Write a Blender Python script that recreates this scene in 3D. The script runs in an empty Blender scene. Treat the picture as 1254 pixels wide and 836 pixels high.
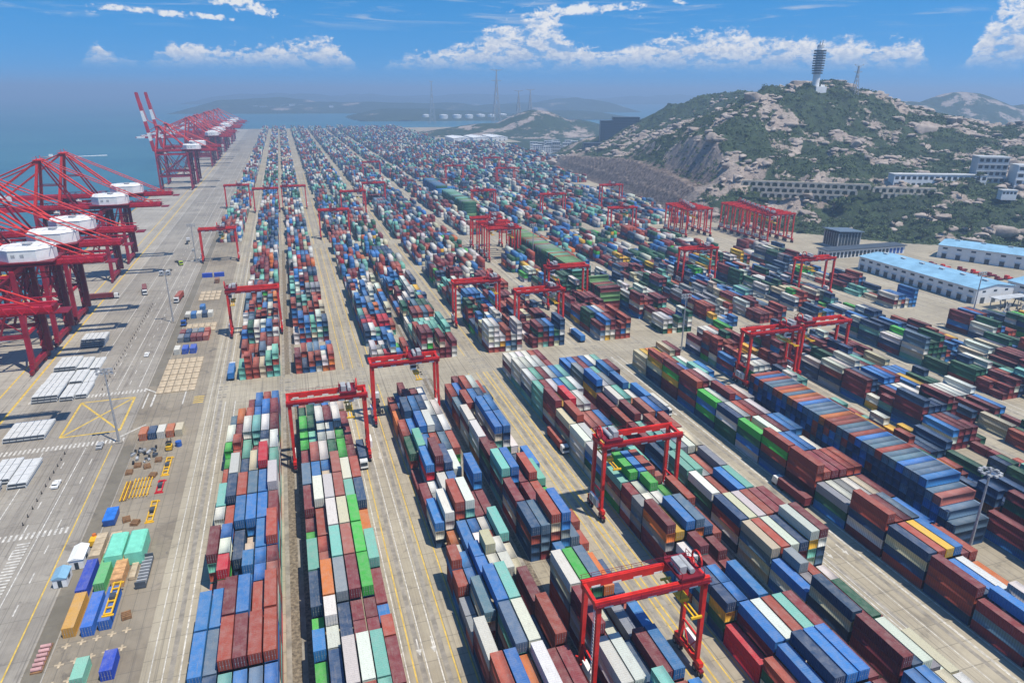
import bpy, math, random
import numpy as np
from mathutils import Matrix, Vector

random.seed(11)
RNG = np.random.default_rng(11)
S = bpy.context.scene
COLL = S.collection
R_ = math.radians

# ---------------------------------------------------------------- camera
cam_d = bpy.data.cameras.new('camera'); cam = bpy.data.objects.new('camera', cam_d); COLL.objects.link(cam)
cam_d.sensor_width = 36.0; cam_d.lens = 840.0 / 1254.0 * 36.0
cam_d.clip_start = 1.0; cam_d.clip_end = 80000.0
CAM = Vector((0.0, 0.0, 114.0))
CR = Vector((0.95212659, -0.30566441, 0.00492253)); CU = Vector((0.0997643, 0.32590003, 0.94012566)); CF = Vector((0.28896721, 0.89462754, -0.34079248))
m = Matrix.Identity(4)
for i in range(3):
    m[i][0] = CR[i]; m[i][1] = CU[i]; m[i][2] = -CF[i]; m[i][3] = CAM[i]
cam.matrix_world = m
S.camera = cam

# ---------------------------------------------------------------- sun, sky, exposure
SUN_EL = R_(66); SUN_AZ = math.atan2(0.64, -0.77)          # azimuth clockwise from +Y
to_sun = Vector((math.cos(SUN_EL) * math.sin(SUN_AZ), math.cos(SUN_EL) * math.cos(SUN_AZ), math.sin(SUN_EL)))
sun_d = bpy.data.lights.new('sun', 'SUN'); sun_d.energy = 5.0; sun_d.angle = R_(0.53); sun_d.color = (1.0, 0.925, 0.80)
sun = bpy.data.objects.new('sun', sun_d); COLL.objects.link(sun)
sun.rotation_euler = to_sun.to_track_quat('Z', 'Y').to_euler()
sun.location = (0, 0, 400)

S.view_settings.view_transform = 'Standard'; S.view_settings.look = 'None'
S.view_settings.exposure = 0.16; S.view_settings.gamma = 1.0; S.view_settings.use_curve_mapping = False
S.cycles.use_denoising = True
S.cycles.max_bounces = 5; S.cycles.diffuse_bounces = 2; S.cycles.glossy_bounces = 2
S.cycles.volume_bounces = 0; S.cycles.transmission_bounces = 2; S.cycles.transparent_max_bounces = 6
S.cycles.caustics_reflective = False; S.cycles.caustics_refractive = False

world = bpy.data.worlds.new('World'); S.world = world; world.use_nodes = True

class NT:
    """tiny helper for writing node trees"""
    def __init__(s, tree): s.t = tree; s.n = tree.nodes; s.l = tree.links
    def new(s, typ, **kw):
        n = s.n.new(typ)
        for k, v in kw.items(): setattr(n, k, v)
        return n
    def set(s, sock, v):
        if v is None: return
        if isinstance(v, bpy.types.NodeSocket): s.l.new(v, sock)
        else: sock.default_value = v
    def math(s, op, a, b=None, c=None, clamp=False):
        n = s.new('ShaderNodeMath', operation=op); n.use_clamp = clamp
        s.set(n.inputs[0], a); s.set(n.inputs[1], b)
        if c is not None: s.set(n.inputs[2], c)
        return n.outputs[0]
    def vmath(s, op, a, b=None):
        n = s.new('ShaderNodeVectorMath', operation=op); s.set(n.inputs[0], a); s.set(n.inputs[1], b)
        return n.outputs['Value'] if op in ('DOT_PRODUCT', 'LENGTH') else n.outputs[0]
    def ramp(s, fac, pts, interp='LINEAR'):
        n = s.new('ShaderNodeValToRGB'); n.color_ramp.interpolation = interp
        e = n.color_ramp.elements
        while len(e) < len(pts): e.new(0.5)
        for i, (p, c) in enumerate(pts):
            e[i].position = p; e[i].color = (c, c, c, 1) if not hasattr(c, '__len__') else tuple(c) + ((1,) if len(c) == 3 else ())
        s.set(n.inputs[0], fac); return n.outputs[0]
    def mix(s, fac, a, b, mode='MIX'):
        n = s.new('ShaderNodeMix', data_type='RGBA', blend_type=mode)
        s.set(n.inputs[0], fac)
        for k, v in ((6, a), (7, b)):
            if isinstance(v, (tuple, list)) and len(v) == 3: v = tuple(v) + (1,)
            s.set(n.inputs[k], v)
        return n.outputs[2]
    def smooth(s, v, lo, hi, a=0.0, b=1.0):
        n = s.new('ShaderNodeMapRange', interpolation_type='SMOOTHSTEP')
        s.set(n.inputs[0], v); s.set(n.inputs[1], lo); s.set(n.inputs[2], hi); s.set(n.inputs[3], a); s.set(n.inputs[4], b)
        return n.outputs[0]
    def noise(s, vec, scale, detail=4, rough=0.55, dist=0.0, dim='3D'):
        n = s.new('ShaderNodeTexNoise', noise_dimensions=dim)
        if vec is not None: s.set(n.inputs['Vector'], vec)
        s.set(n.inputs['Scale'], scale); s.set(n.inputs['Detail'], detail); s.set(n.inputs['Roughness'], rough); s.set(n.inputs['Distortion'], dist)
        return n.outputs[0]
    def comb(s, x, y, z=0.0):
        n = s.new('ShaderNodeCombineXYZ'); s.set(n.inputs[0], x); s.set(n.inputs[1], y); s.set(n.inputs[2], z); return n.outputs[0]
    def sep(s, v):
        n = s.new('ShaderNodeSeparateXYZ'); s.set(n.inputs[0], v); return n.outputs

def build_world():
    t = NT(world.node_tree); t.n.clear()
    out = t.new('ShaderNodeOutputWorld'); bg = t.new('ShaderNodeBackground'); t.l.new(bg.outputs[0], out.inputs[0])
    sky = t.new('ShaderNodeTexSky', sky_type='NISHITA'); sky.sun_disc = False
    sky.sun_elevation = SUN_EL; sky.sun_rotation = SUN_AZ
    sky.altitude = 100; sky.air_density = 1.0; sky.dust_density = 0.4; sky.ozone_density = 4.0
    co = t.new('ShaderNodeTexCoord').outputs['Generated']
    d = t.vmath('NORMALIZE', co)
    x, y, z = t.sep(d)
    # clear polarised blue down to the horizon; the haze volume supplies the pale band
    t.l.new(t.vmath('NORMALIZE', t.comb(x, y, t.math('ADD', t.math('MULTIPLY', z, 0.8), 0.20))), sky.inputs[0])
    hs = t.new('ShaderNodeHueSaturation'); hs.inputs['Saturation'].default_value = 1.42; hs.inputs['Value'].default_value = 1.95; hs.inputs['Hue'].default_value = 0.497
    t.l.new(sky.outputs[0], hs.inputs['Color'])
    base = hs.outputs[0]
    az = t.math('MULTIPLY', t.math('ARCTAN2', x, y), 180 / math.pi)
    el = t.math('MULTIPLY', t.math('ARCSINE', z), 180 / math.pi)
    # height of the cloud tops round the horizon (degrees), a closed curve
    fc = t.new('ShaderNodeFloatCurve')
    pts = [(-180, 4.2), (-150, 3.2), (-120, 5.0), (-90, 3.0), (-60, 4.6), (-35, 2.6), (-18, 1.2), (-13, 1.4), (-11, 3.5), (-9, 2.0), (-7, 3.4), (-3, 3.3), (1, 4.1), (4.2, 4.2),
           (5.8, 1.6), (7.6, 1.3), (8.6, 3.0), (12, 3.3), (16, 4.7), (19.5, 6.4), (22, 5.2), (24.5, 3.4), (27, 4.1), (30, 4.7), (34, 4.7), (38, 4.4), (43, 4.0), (46.5, 3.7), (47.6, 1.2),
           (49, 1.8), (50.2, 6.0), (54, 7.4), (58, 5.0), (75, 3.4), (100, 5.2), (130, 3.6), (160, 5.0), (180, 4.2)]
    c = fc.mapping.curves[0]
    c.points[0].location = (0, pts[0][1] / 10); c.points[1].location = (1, pts[-1][1] / 10)
    for a, h in pts[1:-1]: c.points.new((a + 180) / 360, h / 10)
    fc.mapping.update()
    t.set(fc.inputs['Value'], t.math('DIVIDE', t.math('ADD', az, 180), 360))
    top = t.math('MULTIPLY', fc.outputs[0], 8.8)
    p = t.comb(az, t.math('MULTIPLY', el, 1.5))
    n1 = t.noise(p, 0.42, 8, 0.58)
    n2 = t.noise(p, 1.7, 7, 0.62, 0.3)
    puff = t.math('ADD', t.math('MULTIPLY', n1, 0.55), t.math('MULTIPLY', n2, 0.45))
    h = t.math('DIVIDE', t.math('SUBTRACT', el, 1.0), t.math('MAXIMUM', t.math('SUBTRACT', top, 1.0), 0.15))
    dens = t.math('SUBTRACT', t.math('ADD', t.math('MULTIPLY', puff, 2.3), -0.10), h)
    mask = t.smooth(dens, 0.0, 0.30, 0.0, 0.93)
    mask = t.math('MULTIPLY', mask, t.smooth(el, 1.1, 3.0))
    mask = t.math('MULTIPLY', mask, t.smooth(top, 1.3, 2.8))
    holes = t.smooth(t.noise(t.comb(az, t.math('MULTIPLY', el, 2.2), 7.0), 0.75, 5, 0.6), 0.38, 0.52)
    mask = t.math('MULTIPLY', mask, t.math('ADD', t.math('MULTIPLY', holes, 0.75), 0.25))
    lump = t.noise(t.comb(az, t.math('MULTIPLY', el, 1.5), 3.3), 1.9, 6, 0.6, 0.6)
    lit = t.math('ADD', t.math('MULTIPLY', t.smooth(h, 0.15, 1.0), 0.55), t.math('MULTIPLY', t.smooth(lump, 0.38, 0.6), 0.5), clamp=True)
    ccol = t.mix(lit, (5.6, 6.8, 9.0), (12.6, 12.2, 11.8))  # sunlit tops and shaded bases painted into the cloud colour
    # one detached fair-weather cloud bank and thin streaks of cirrus higher up
    cir = t.noise(t.comb(t.math('ADD', t.math('MULTIPLY', az, 0.22), t.math('MULTIPLY', el, 0.5)), t.math('MULTIPLY', el, 2.6), 5.0), 0.8, 6, 0.62, 0.8)
    cmask = t.math('MULTIPLY', t.smooth(cir, 0.5, 0.78), t.smooth(el, 3.6, 5.6, 0.0, 0.55))
    col = t.mix(cmask, base, (8.2, 8.8, 9.6))
    hi = t.noise(t.comb(az, t.math('MULTIPLY', el, 2.4), 11.0), 0.30, 7, 0.6)
    hmask = t.math('MULTIPLY', t.smooth(hi, 0.63, 0.70), t.smooth(el, 4.4, 5.4))
    for (ba, be, wa, we, sl) in ((-1.6, 5.7, 2.6, 0.5, -0.22), (23.5, 5.9, 4.2, 0.42, 0.05), (-6.5, 5.0, 4.5, 0.25, -0.05)):
        u = t.math('DIVIDE', t.math('SUBTRACT', az, ba), wa); v = t.math('DIVIDE', t.math('SUBTRACT', t.math('SUBTRACT', el, be), t.math('MULTIPLY', t.math('SUBTRACT', az, ba), sl)), we)
        q = t.math('SUBTRACT', t.math('SUBTRACT', t.math('MULTIPLY', puff, 7.5), 2.9), t.math('ADD', t.math('MULTIPLY', u, u), t.math('MULTIPLY', v, v)))
        hmask = t.math('MAXIMUM', hmask, t.smooth(q, 0.0, 0.9, 0, 0.9))
    col = t.mix(hmask, col, (12.0, 11.8, 11.6))
    col = t.mix(mask, col, ccol)
    t.l.new(col, bg.inputs[0]); bg.inputs[1].default_value = 0.072
build_world()

# ---------------------------------------------------------------- materials
MATS = {}
def newmat(name):
    mt = bpy.data.materials.new(name); mt.use_nodes = True
    t = NT(mt.node_tree); t.n.clear()
    out = t.new('ShaderNodeOutputMaterial'); b = t.new('ShaderNodeBsdfPrincipled'); t.l.new(b.outputs[0], out.inputs[0])
    MATS[name] = mt
    return mt, t, b, out
def pos(t): return t.new('ShaderNodeNewGeometry').outputs['Position']
def objco(t): return t.new('ShaderNodeTexCoord').outputs['Object']

def plain(name, col, rough=0.55, var=0.18, scale=0.6, metallic=0.0, bump=0.0):
    mt, t, b, out = newmat(name); b.inputs['Specular IOR Level'].default_value = 0.3
    n = t.noise(objco(t), scale, 5, 0.62)
    c = t.mix(t.smooth(n, 0.3, 0.72), tuple(x * (1 - var) for x in col), tuple(min(1, x * (1 + var)) for x in col))
    t.l.new(c, b.inputs['Base Color'])
    t.l.new(t.smooth(n, 0.2, 0.8, rough - 0.08, min(1, rough + 0.1)), b.inputs['Roughness'])
    b.inputs['Metallic'].default_value = metallic
    if bump:
        bp = t.new('ShaderNodeBump'); bp.inputs['Strength'].default_value = bump; bp.inputs['Distance'].default_value = 0.3
        t.l.new(t.noise(objco(t), scale * 6, 5), bp.inputs['Height']); t.l.new(bp.outputs[0], b.inputs['Normal'])
    return mt

def paint_mat(name, src):
    """container paint: colour from the object or from a face attribute, weathered"""
    mt, t, b, out = newmat(name)
    if src == 'object':
        oi = t.new('ShaderNodeObjectInfo'); col = oi.outputs['Color']; co = t.vmath('ADD', objco(t), t.vmath('SCALE', oi.outputs['Location'], None))
        co = pos(t)
    else:
        at = t.new('ShaderNodeAttribute'); at.attribute_name = 'cc'; col = at.outputs['Color']; co = pos(t)
    geo = t.new('ShaderNodeNewGeometry')
    nx, ny, nz = t.sep(geo.outputs['True Normal'])
    up = t.smooth(nz, 0.4, 0.9)
    n = t.noise(co, 0.55, 6, 0.65)
    n2 = t.noise(co, 2.6, 5, 0.7)
    st = t.noise(t.vmath('MULTIPLY', co, (2.2, 2.2, 0.25)), 1.0, 4, 0.6)
    dust = t.math('MULTIPLY', up, t.smooth(n, 0.30, 0.75, 0.03, 0.22))
    c = t.mix(dust, col, (0.52, 0.49, 0.45))
    rust = t.math('MULTIPLY', t.smooth(n2, 0.59, 0.72), 0.5)
    c = t.mix(rust, c, (0.16, 0.07, 0.035))
    side = t.math('MULTIPLY', t.math('SUBTRACT', 1.0, up), t.smooth(st, 0.55, 0.75, 0, 0.35))
    c = t.mix(side, c, (0.10, 0.08, 0.07))
    n3 = t.noise(co, 7.0, 3, 0.7)
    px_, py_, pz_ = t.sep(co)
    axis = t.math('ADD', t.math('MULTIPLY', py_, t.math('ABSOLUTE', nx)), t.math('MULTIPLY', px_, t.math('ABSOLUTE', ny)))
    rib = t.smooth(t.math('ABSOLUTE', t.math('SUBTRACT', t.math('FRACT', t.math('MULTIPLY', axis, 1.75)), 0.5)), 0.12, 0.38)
    if src != 'object': c = t.mix(t.math('MULTIPLY', t.math('MULTIPLY', rib, 0.28), t.math('SUBTRACT', 1.0, up)), c, (0.015, 0.015, 0.02))  # dark side stripes: shade of the corrugation painted into the colour
    edge = t.math('MULTIPLY', up, t.smooth(t.noise(t.vmath('MULTIPLY', co, (3.0, 0.35, 1)), 1.0, 4, 0.7), 0.52, 0.72, 0, 0.35))
    c = t.mix(edge, c, (0.34, 0.30, 0.26))
    c = t.mix(t.smooth(n3, 0.3, 0.7, 0.30, 0.0), c, (0.03, 0.03, 0.03))
    t.l.new(c, b.inputs['Base Color']); b.inputs['Specular IOR Level'].default_value = 0.22
    t.l.new(t.smooth(n, 0.3, 0.7, 0.62, 0.85), b.inputs['Roughness'])
    return mt
M_CONT = paint_mat('container_paint', 'object')
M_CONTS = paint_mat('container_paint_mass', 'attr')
M_STEEL = plain('galvanised_steel', (0.42, 0.43, 0.44), 0.45, 0.2, 1.5, 0.4)
M_RED = plain('gantry_red_paint', (0.60, 0.028, 0.020), 0.42, 0.22, 0.35)
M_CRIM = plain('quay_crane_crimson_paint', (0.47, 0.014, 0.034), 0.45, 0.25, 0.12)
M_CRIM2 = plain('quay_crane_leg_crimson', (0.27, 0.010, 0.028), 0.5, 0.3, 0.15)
M_DKRED = plain('dark_red_steel', (0.19, 0.010, 0.020), 0.5, 0.25, 0.3)
M_WHITE = plain('white_paint', (0.78, 0.78, 0.76), 0.5, 0.08, 0.5)
M_GREYP = plain('grey_paint', (0.36, 0.37, 0.38), 0.55, 0.15, 0.6)
M_BLACK = plain('black_rubber', (0.018, 0.018, 0.02), 0.75, 0.3, 1.0)
M_GLASS = plain('dark_window_glass', (0.03, 0.045, 0.06), 0.12, 0.3, 0.2)
M_YEL = plain('yellow_paint', (0.72, 0.42, 0.02), 0.5, 0.18, 0.6)
M_BLUER = plain('blue_sheet_roof', (0.22, 0.41, 0.56), 0.6, 0.16, 0.12)
M_ROOFG = plain('dark_grey_roof', (0.065, 0.08, 0.10), 0.5, 0.2, 0.15)
M_WALL = plain('white_render_wall', (0.72, 0.73, 0.73), 0.8, 0.08, 0.2)
M_WALL2 = plain('grey_render_wall', (0.45, 0.47, 0.48), 0.8, 0.1, 0.2)
M_BLUEP = plain('blue_paint', (0.03, 0.10, 0.36), 0.45, 0.2, 0.5)
M_MINT = plain('mint_tarpaulin', (0.19, 0.60, 0.44), 0.6, 0.12, 0.5, bump=0.4)
M_TAN = plain('tan_concrete_block', (0.47, 0.38, 0.26), 0.85, 0.25, 0.5)
M_BROWN = plain('brown_timber', (0.24, 0.13, 0.06), 0.8, 0.3, 0.8)
M_HATCH = plain('pale_hatch_cover_steel', (0.56, 0.57, 0.56), 0.6, 0.08, 0.8)
M_TRUNK = plain('bark', (0.10, 0.07, 0.05), 0.9, 0.3, 1.0)
M_ORANGE = plain('orange_paint', (0.62, 0.16, 0.03), 0.5, 0.2, 0.6)
M_TCAB = plain('truck_cab_paint', (0.66, 0.67, 0.66), 0.35, 0.12, 0.7)
M_LIME = plain('lime_paint', (0.42, 0.55, 0.02), 0.4, 0.12, 0.7)
M_STONE = plain('retaining_wall_stone', (0.60, 0.51, 0.40), 0.9, 0.2, 0.25)
M_INFILL = plain('planted_soil', (0.10, 0.11, 0.065), 0.95, 0.4, 0.4)

# ---------------------------------------------------------------- mesh helpers
BOXF = [(0, 3, 2, 1), (4, 5, 6, 7), (0, 1, 5, 4), (1, 2, 6, 5), (2, 3, 7, 6), (3, 0, 4, 7)]
class MB:
    def __init__(s): s.v = []; s.f = []; s.mi = []
    def add(s, vs, fs, mi=0):
        o = len(s.v); s.v += [tuple(p) for p in vs]
        for f in fs: s.f.append(tuple(i + o for i in f)); s.mi.append(mi)
        return s
    def box(s, x0, x1, y0, y1, z0, z1, mi=0):
        return s.add([(x0, y0, z0), (x1, y0, z0), (x1, y1, z0), (x0, y1, z0), (x0, y0, z1), (x1, y0, z1), (x1, y1, z1), (x0, y1, z1)], BOXF, mi)
    def cbox(s, c, d, mi=0):
        return s.box(c[0] - d[0] / 2, c[0] + d[0] / 2, c[1] - d[1] / 2, c[1] + d[1] / 2, c[2] - d[2] / 2, c[2] + d[2] / 2, mi)
    def beam(s, a, b, w, h=None, w2=None, h2=None, mi=0):
        """box beam between two points; w is the horizontal width, h the depth"""
        h = h or w; w2 = w2 or w; h2 = h2 or h
        a = Vector(a); b = Vector(b); d = (b - a).normalized()
        up = Vector((0, 0, 1)) if abs(d.z) < 0.95 else Vector((1, 0, 0))
        sd = d.cross(up).normalized(); u = sd.cross(d).normalized()
        vs = []
        for p, ww, hh in ((a, w, h), (b, w2, h2)):
            for q, r in ((-1, -1), (1, -1), (1, 1), (-1, 1)): vs.append(p + sd * (q * ww / 2) + u * (r * hh / 2))
        return s.add(vs, BOXF, mi)
    def tube(s, a, b, r, r2=None, n=8, mi=0, caps=True):
        r2 = r if r2 is None else r2
        a = Vector(a); b = Vector(b); d = (b - a).normalized()
        up = Vector((0, 0, 1)) if abs(d.z) < 0.95 else Vector((1, 0, 0))
        sd = d.cross(up).normalized(); u = sd.cross(d).normalized(); vs = []
        for p, rr in ((a, r), (b, r2)):
            for k in range(n):
                an = 2 * math.pi * k / n; vs.append(p + sd * (math.cos(an) * rr) + u * (math.sin(an) * rr))
        fs = [(k, (k + 1) % n, n + (k + 1) % n, n + k) for k in range(n)]
        if caps: fs += [tuple(range(n - 1, -1, -1)), tuple(range(n, 2 * n))]
        return s.add(vs, fs, mi)
    def prism(s, poly, z0, z1, mi=0, inset=0.0):
        n = len(poly); cx = sum(p[0] for p in poly) / n; cy = sum(p[1] for p in poly) / n
        vs = [(p[0], p[1], z0) for p in poly] + [(cx + (p[0] - cx) * (1 - inset), cy + (p[1] - cy) * (1 - inset), z1) for p in poly]
        return s.add(vs, [(k, (k + 1) % n, n + (k + 1) % n, n + k) for k in range(n)] + [tuple(range(n - 1, -1, -1)), tuple(range(n, 2 * n))], mi)
    def mesh(s, name, mats):
        me = bpy.data.meshes.new(name); me.from_pydata(s.v, [], s.f)
        mats = mats if isinstance(mats, (list, tuple)) else [mats]
        for mt in mats: me.materials.append(mt)
        if len(mats) > 1: me.polygons.foreach_set('material_index', s.mi)
        me.update(); return me
    def build(s, name, mats, parent=None, loc=None, rz=0.0):
        return obj(name, s.mesh(name, mats), parent, loc, rz)

def obj(name, me, parent=None, loc=None, rz=0.0):
    o = bpy.data.objects.new(name, me); COLL.objects.link(o)
    if parent is not None: o.parent = parent
    if loc is not None: o.location = loc
    if rz: o.rotation_euler = (0, 0, rz)
    return o
def tag(o, label, cat, group=None):
    o['label'] = label; o['category'] = cat
    if group: o['group'] = group
    return o
def empty(name, loc=(0, 0, 0), rz=0.0):
    o = bpy.data.objects.new(name, None); COLL.objects.link(o); o.location = loc; o.rotation_euler = (0, 0, rz); o.empty_display_size = 1; return o
def structure(o): o['kind'] = 'structure'; return o
def stuff(o): o['kind'] = 'stuff'; return o
def copy_tree(o, loc, rz=0.0, scale=None):
    c = o.copy(); COLL.objects.link(c); c.location = loc; c.rotation_euler = (0, 0, rz)
    if scale: c.scale = scale
    def kids(a, b):
        for ch in KIDS.get(a.name, ()):
            d = ch.copy(); COLL.objects.link(d); d.parent = b; kids(ch, d)
    kids(o, c); return c
KIDS = {}
def remember(root):
    for o in [root] + list(root.children_recursive): KIDS[o.name] = list(o.children)

def np_mesh(name, V, F, mats, attr=None, midx=None):
    """quads from numpy arrays"""
    me = bpy.data.meshes.new(name)
    me.vertices.add(len(V)); me.vertices.foreach_set('co', np.ascontiguousarray(V, np.float32).ravel())
    me.loops.add(F.size); me.loops.foreach_set('vertex_index', np.ascontiguousarray(F, np.int32).ravel())
    me.polygons.add(len(F)); k = F.shape[1]
    me.polygons.foreach_set('loop_start', np.arange(0, F.size, k, dtype=np.int32))
    for mt in (mats if isinstance(mats, (list, tuple)) else [mats]): me.materials.append(mt)
    if midx is not None: me.polygons.foreach_set('material_index', np.ascontiguousarray(midx, np.int32))
    if attr is not None:
        a = me.attributes.new('cc', 'FLOAT_COLOR', 'FACE'); a.data.foreach_set('color', np.ascontiguousarray(attr, np.float32).ravel())
    me.update(calc_edges=True); me.validate(); return me

def vnoise(x, y, seed=0):
    """2-D value noise, vectorised"""
    xi = np.floor(x).astype(np.int64); yi = np.floor(y).astype(np.int64); xf = x - xi; yf = y - yi
    def hsh(a, b):
        hh = (a * 374761393 + b * 668265263 + seed * 1442695041) & 0xffffffff
        hh = ((hh ^ (hh >> 13)) * 1274126177) & 0xffffffff
        return ((hh ^ (hh >> 16)) & 0xffff) / 65535.0
    u = xf * xf * (3 - 2 * xf); v = yf * yf * (3 - 2 * yf)
    return (hsh(xi, yi) * (1 - u) + hsh(xi + 1, yi) * u) * (1 - v) + (hsh(xi, yi + 1) * (1 - u) + hsh(xi + 1, yi + 1) * u) * v
def fbm(x, y, oct=5, seed=0, gain=0.5):
    s = 0; a = 1; tot = 0
    for k in range(oct): s = s + a * vnoise(x * 2 ** k, y * 2 ** k, seed + k); tot += a; a *= gain
    return s / tot

def project(p):
    d = Vector(p) - CAM; z = d.dot(CF)
    return 627 + 840 * d.dot(CR) / z, 418 - 840 * d.dot(CU) / z, z
ORD = ['first', 'second', 'third', 'fourth', 'fifth', 'sixth', 'seventh', 'eighth', 'ninth', 'tenth', 'eleventh', 'twelfth', 'thirteenth', 'fourteenth', 'fifteenth', 'sixteenth', 'seventeenth', 'eighteenth', 'nineteenth', 'twentieth']
# ---------------------------------------------------------------- ground, roads, sea
def concrete(name, lo, hi, joint=(6.0, 6.0), streak=0.45, stain=0.5):
    mt, t, b, out = newmat(name)
    p = pos(t); x, y, z = t.sep(p)
    n = t.noise(p, 0.035, 7, 0.62); n2 = t.noise(p, 0.5, 6, 0.65)
    c = t.mix(t.smooth(n, 0.3, 0.7), lo, hi)
    c = t.mix(t.smooth(n2, 0.35, 0.75, 0, 0.35), c, tuple(v * 0.72 for v in lo))
    sn = t.noise(t.comb(t.math('MULTIPLY', x, 0.9), t.math('MULTIPLY', y, 0.012)), 1.0, 5, 0.7)
    c = t.mix(t.smooth(sn, 0.5, 0.74, 0, streak), c, (0.13, 0.115, 0.10))
    sl = t.noise(t.comb(t.math('FLOOR', t.math('DIVIDE', x, joint[0])), t.math('FLOOR', t.math('DIVIDE', y, joint[1]))), 7.7, 0)
    c = t.mix(t.smooth(sl, 0.3, 0.75, 0, 0.30), c, tuple(v * 0.80 for v in hi))
    sp = t.noise(p, 0.16, 5, 0.7, 0.6)
    c = t.mix(t.smooth(sp, 0.55, 0.70, 0, stain), c, (0.10, 0.09, 0.08))
    tk = t.noise(t.comb(t.math('MULTIPLY', x, 2.6), t.math('MULTIPLY', y, 0.006), 3.0), 1.0, 3, 0.6)
    c = t.mix(t.smooth(tk, 0.54, 0.66, 0, streak * 0.8), c, (0.15, 0.13, 0.11))
    pt = t.noise(p, 0.02, 3, 0.5, 1.2)
    c = t.mix(t.smooth(pt, 0.56, 0.60, 0, 0.28), c, tuple(v * 1.12 for v in hi))
    for ax, jj in ((x, joint[0]), (y, joint[1])):
        fr = t.math('ABSOLUTE', t.math('SUBTRACT', t.math('FRACT', t.math('DIVIDE', ax, jj)), 0.5))
        c = t.mix(t.smooth(fr, 0.5 - 0.16 / jj, 0.5 - 0.05 / jj, 0, 0.5), c, (0.12, 0.11, 0.09))
    t.l.new(c, b.inputs['Base Color']); b.inputs['Roughness'].default_value = 0.85; b.inputs['Specular IOR Level'].default_value = 0.2
    return mt
M_GROUND = concrete('yard_concrete', (0.31, 0.27, 0.20), (0.425, 0.378, 0.285), (6, 6), 0.62, 0.42)
M_APRON = concrete('quay_apron_concrete', (0.30, 0.27, 0.225), (0.42, 0.385, 0.325), (8, 5), 0.5, 0.35)
M_ROAD = concrete('grey_road_surface', (0.24, 0.215, 0.18), (0.35, 0.32, 0.27), (9, 14), 0.75, 0.5)
M_YARDL = concrete('dirty_storage_paving', (0.19, 0.16, 0.12), (0.33, 0.285, 0.215), (2.95, 6.5), 0.5, 0.75)
M_DIRT = concrete('dirty_verge', (0.14, 0.125, 0.095), (0.23, 0.205, 0.16), (50, 50), 0.3, 0.6)
M_GRAV = plain('gravel_lane', (0.20, 0.165, 0.12), 0.95, 0.5, 1.3, bump=0.6)
M_LINEW = plain('white_road_paint', (0.53, 0.51, 0.46), 0.8, 0.35, 0.9)
M_LINEY = plain('yellow_road_paint', (0.58, 0.40, 0.08), 0.7, 0.25, 0.5)
M_RUT = plain('rubber_marked_concrete', (0.27, 0.245, 0.205), 0.85, 0.3, 0.3)

def sheet(name, x0, x1, y0, y1, z, mat):
    me = bpy.data.meshes.new(name); me.from_pydata([(x0, y0, z), (x1, y0, z), (x1, y1, z), (x0, y1, z)], [], [(0, 1, 2, 3)]); me.materials.append(mat)
    return structure(obj(name, me))

QX = -151.0
g = MB().box(QX, 1600, -350, 2450, -9, 0.0); structure(g.build('ground', M_GROUND))
mt, t, b, out = newmat('sea_water')
p = pos(t)
n = t.noise(p, 0.0016, 5, 0.6)
wa = t.noise(t.vmath('MULTIPLY', p, (0.0005, 0.004, 1)), 1.0, 5, 0.6)
c = t.mix(t.smooth(n, 0.3, 0.7), (0.028, 0.115, 0.150), (0.050, 0.165, 0.185))
c = t.mix(t.smooth(wa, 0.5, 0.7, 0, 0.4), c, (0.085, 0.20, 0.21))
t.l.new(c, b.inputs['Base Color']); b.inputs['Roughness'].default_value = 0.28; b.inputs['IOR'].default_value = 1.33
bp = t.new('ShaderNodeBump'); bp.inputs['Strength'].default_value = 0.5; bp.inputs['Distance'].default_value = 1.2
t.l.new(t.noise(p, 0.11, 5, 0.65), bp.inputs['Height']); t.l.new(bp.outputs[0], b.inputs['Normal'])
SEA = 19000
sheet('sea', -SEA, SEA, -6000, SEA, -5.0, mt)
sheet('quay_apron', QX + 0.4, -101, -300, 2440, 0.004, M_APRON)
sheet('quay_road', -101, -62.3, -300, 2440, 0.004, M_ROAD)
sheet('storage_strip', -62.3, -39.2, -300, 640, 0.004, M_YARDL)
sheet('cross_road', -39.2, 372, 268.5, 285.0, 0.004, M_GROUND)
sheet('gravel_lane', -10.3, -4.6, -100, 266, 0.005, M_GRAV)
sheet('gravel_lane', -10.3, -4.6, 288, 544, 0.005, M_GRAV)
sheet('gravel_lane', 45.0, 49.9, -100, 266, 0.005, M_GRAV)
sheet('gravel_lane', 45.0, 49.9, 288, 544, 0.005, M_GRAV)
sheet('gravel_lane', 98.6, 102.4, -100, 266, 0.005, M_GRAV)
# kerbs: quay edge and road edges
kb = MB()
kb.box(QX - 0.1, QX + 0.35, -300, 2440, 0.0, 0.35)
structure(kb.build('quay_edge_kerb', M_YEL))
for nm, x in (('road_kerb', -62.55), ('drain_kerb', -58.4)):
    structure(MB().box(x, x + 0.3, 60, 239, 0.0, 0.15).build(nm, M_APRON))
    structure(MB().box(x, x + 0.3, 290, 640, 0.0, 0.15).build(nm, M_APRON))
sheet('dirt_verge', -62.2, -58.45, 60, 238, 0.008, M_DIRT)
sheet('dirt_verge', -62.2, -58.45, 291, 640, 0.008, M_DIRT)

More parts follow.
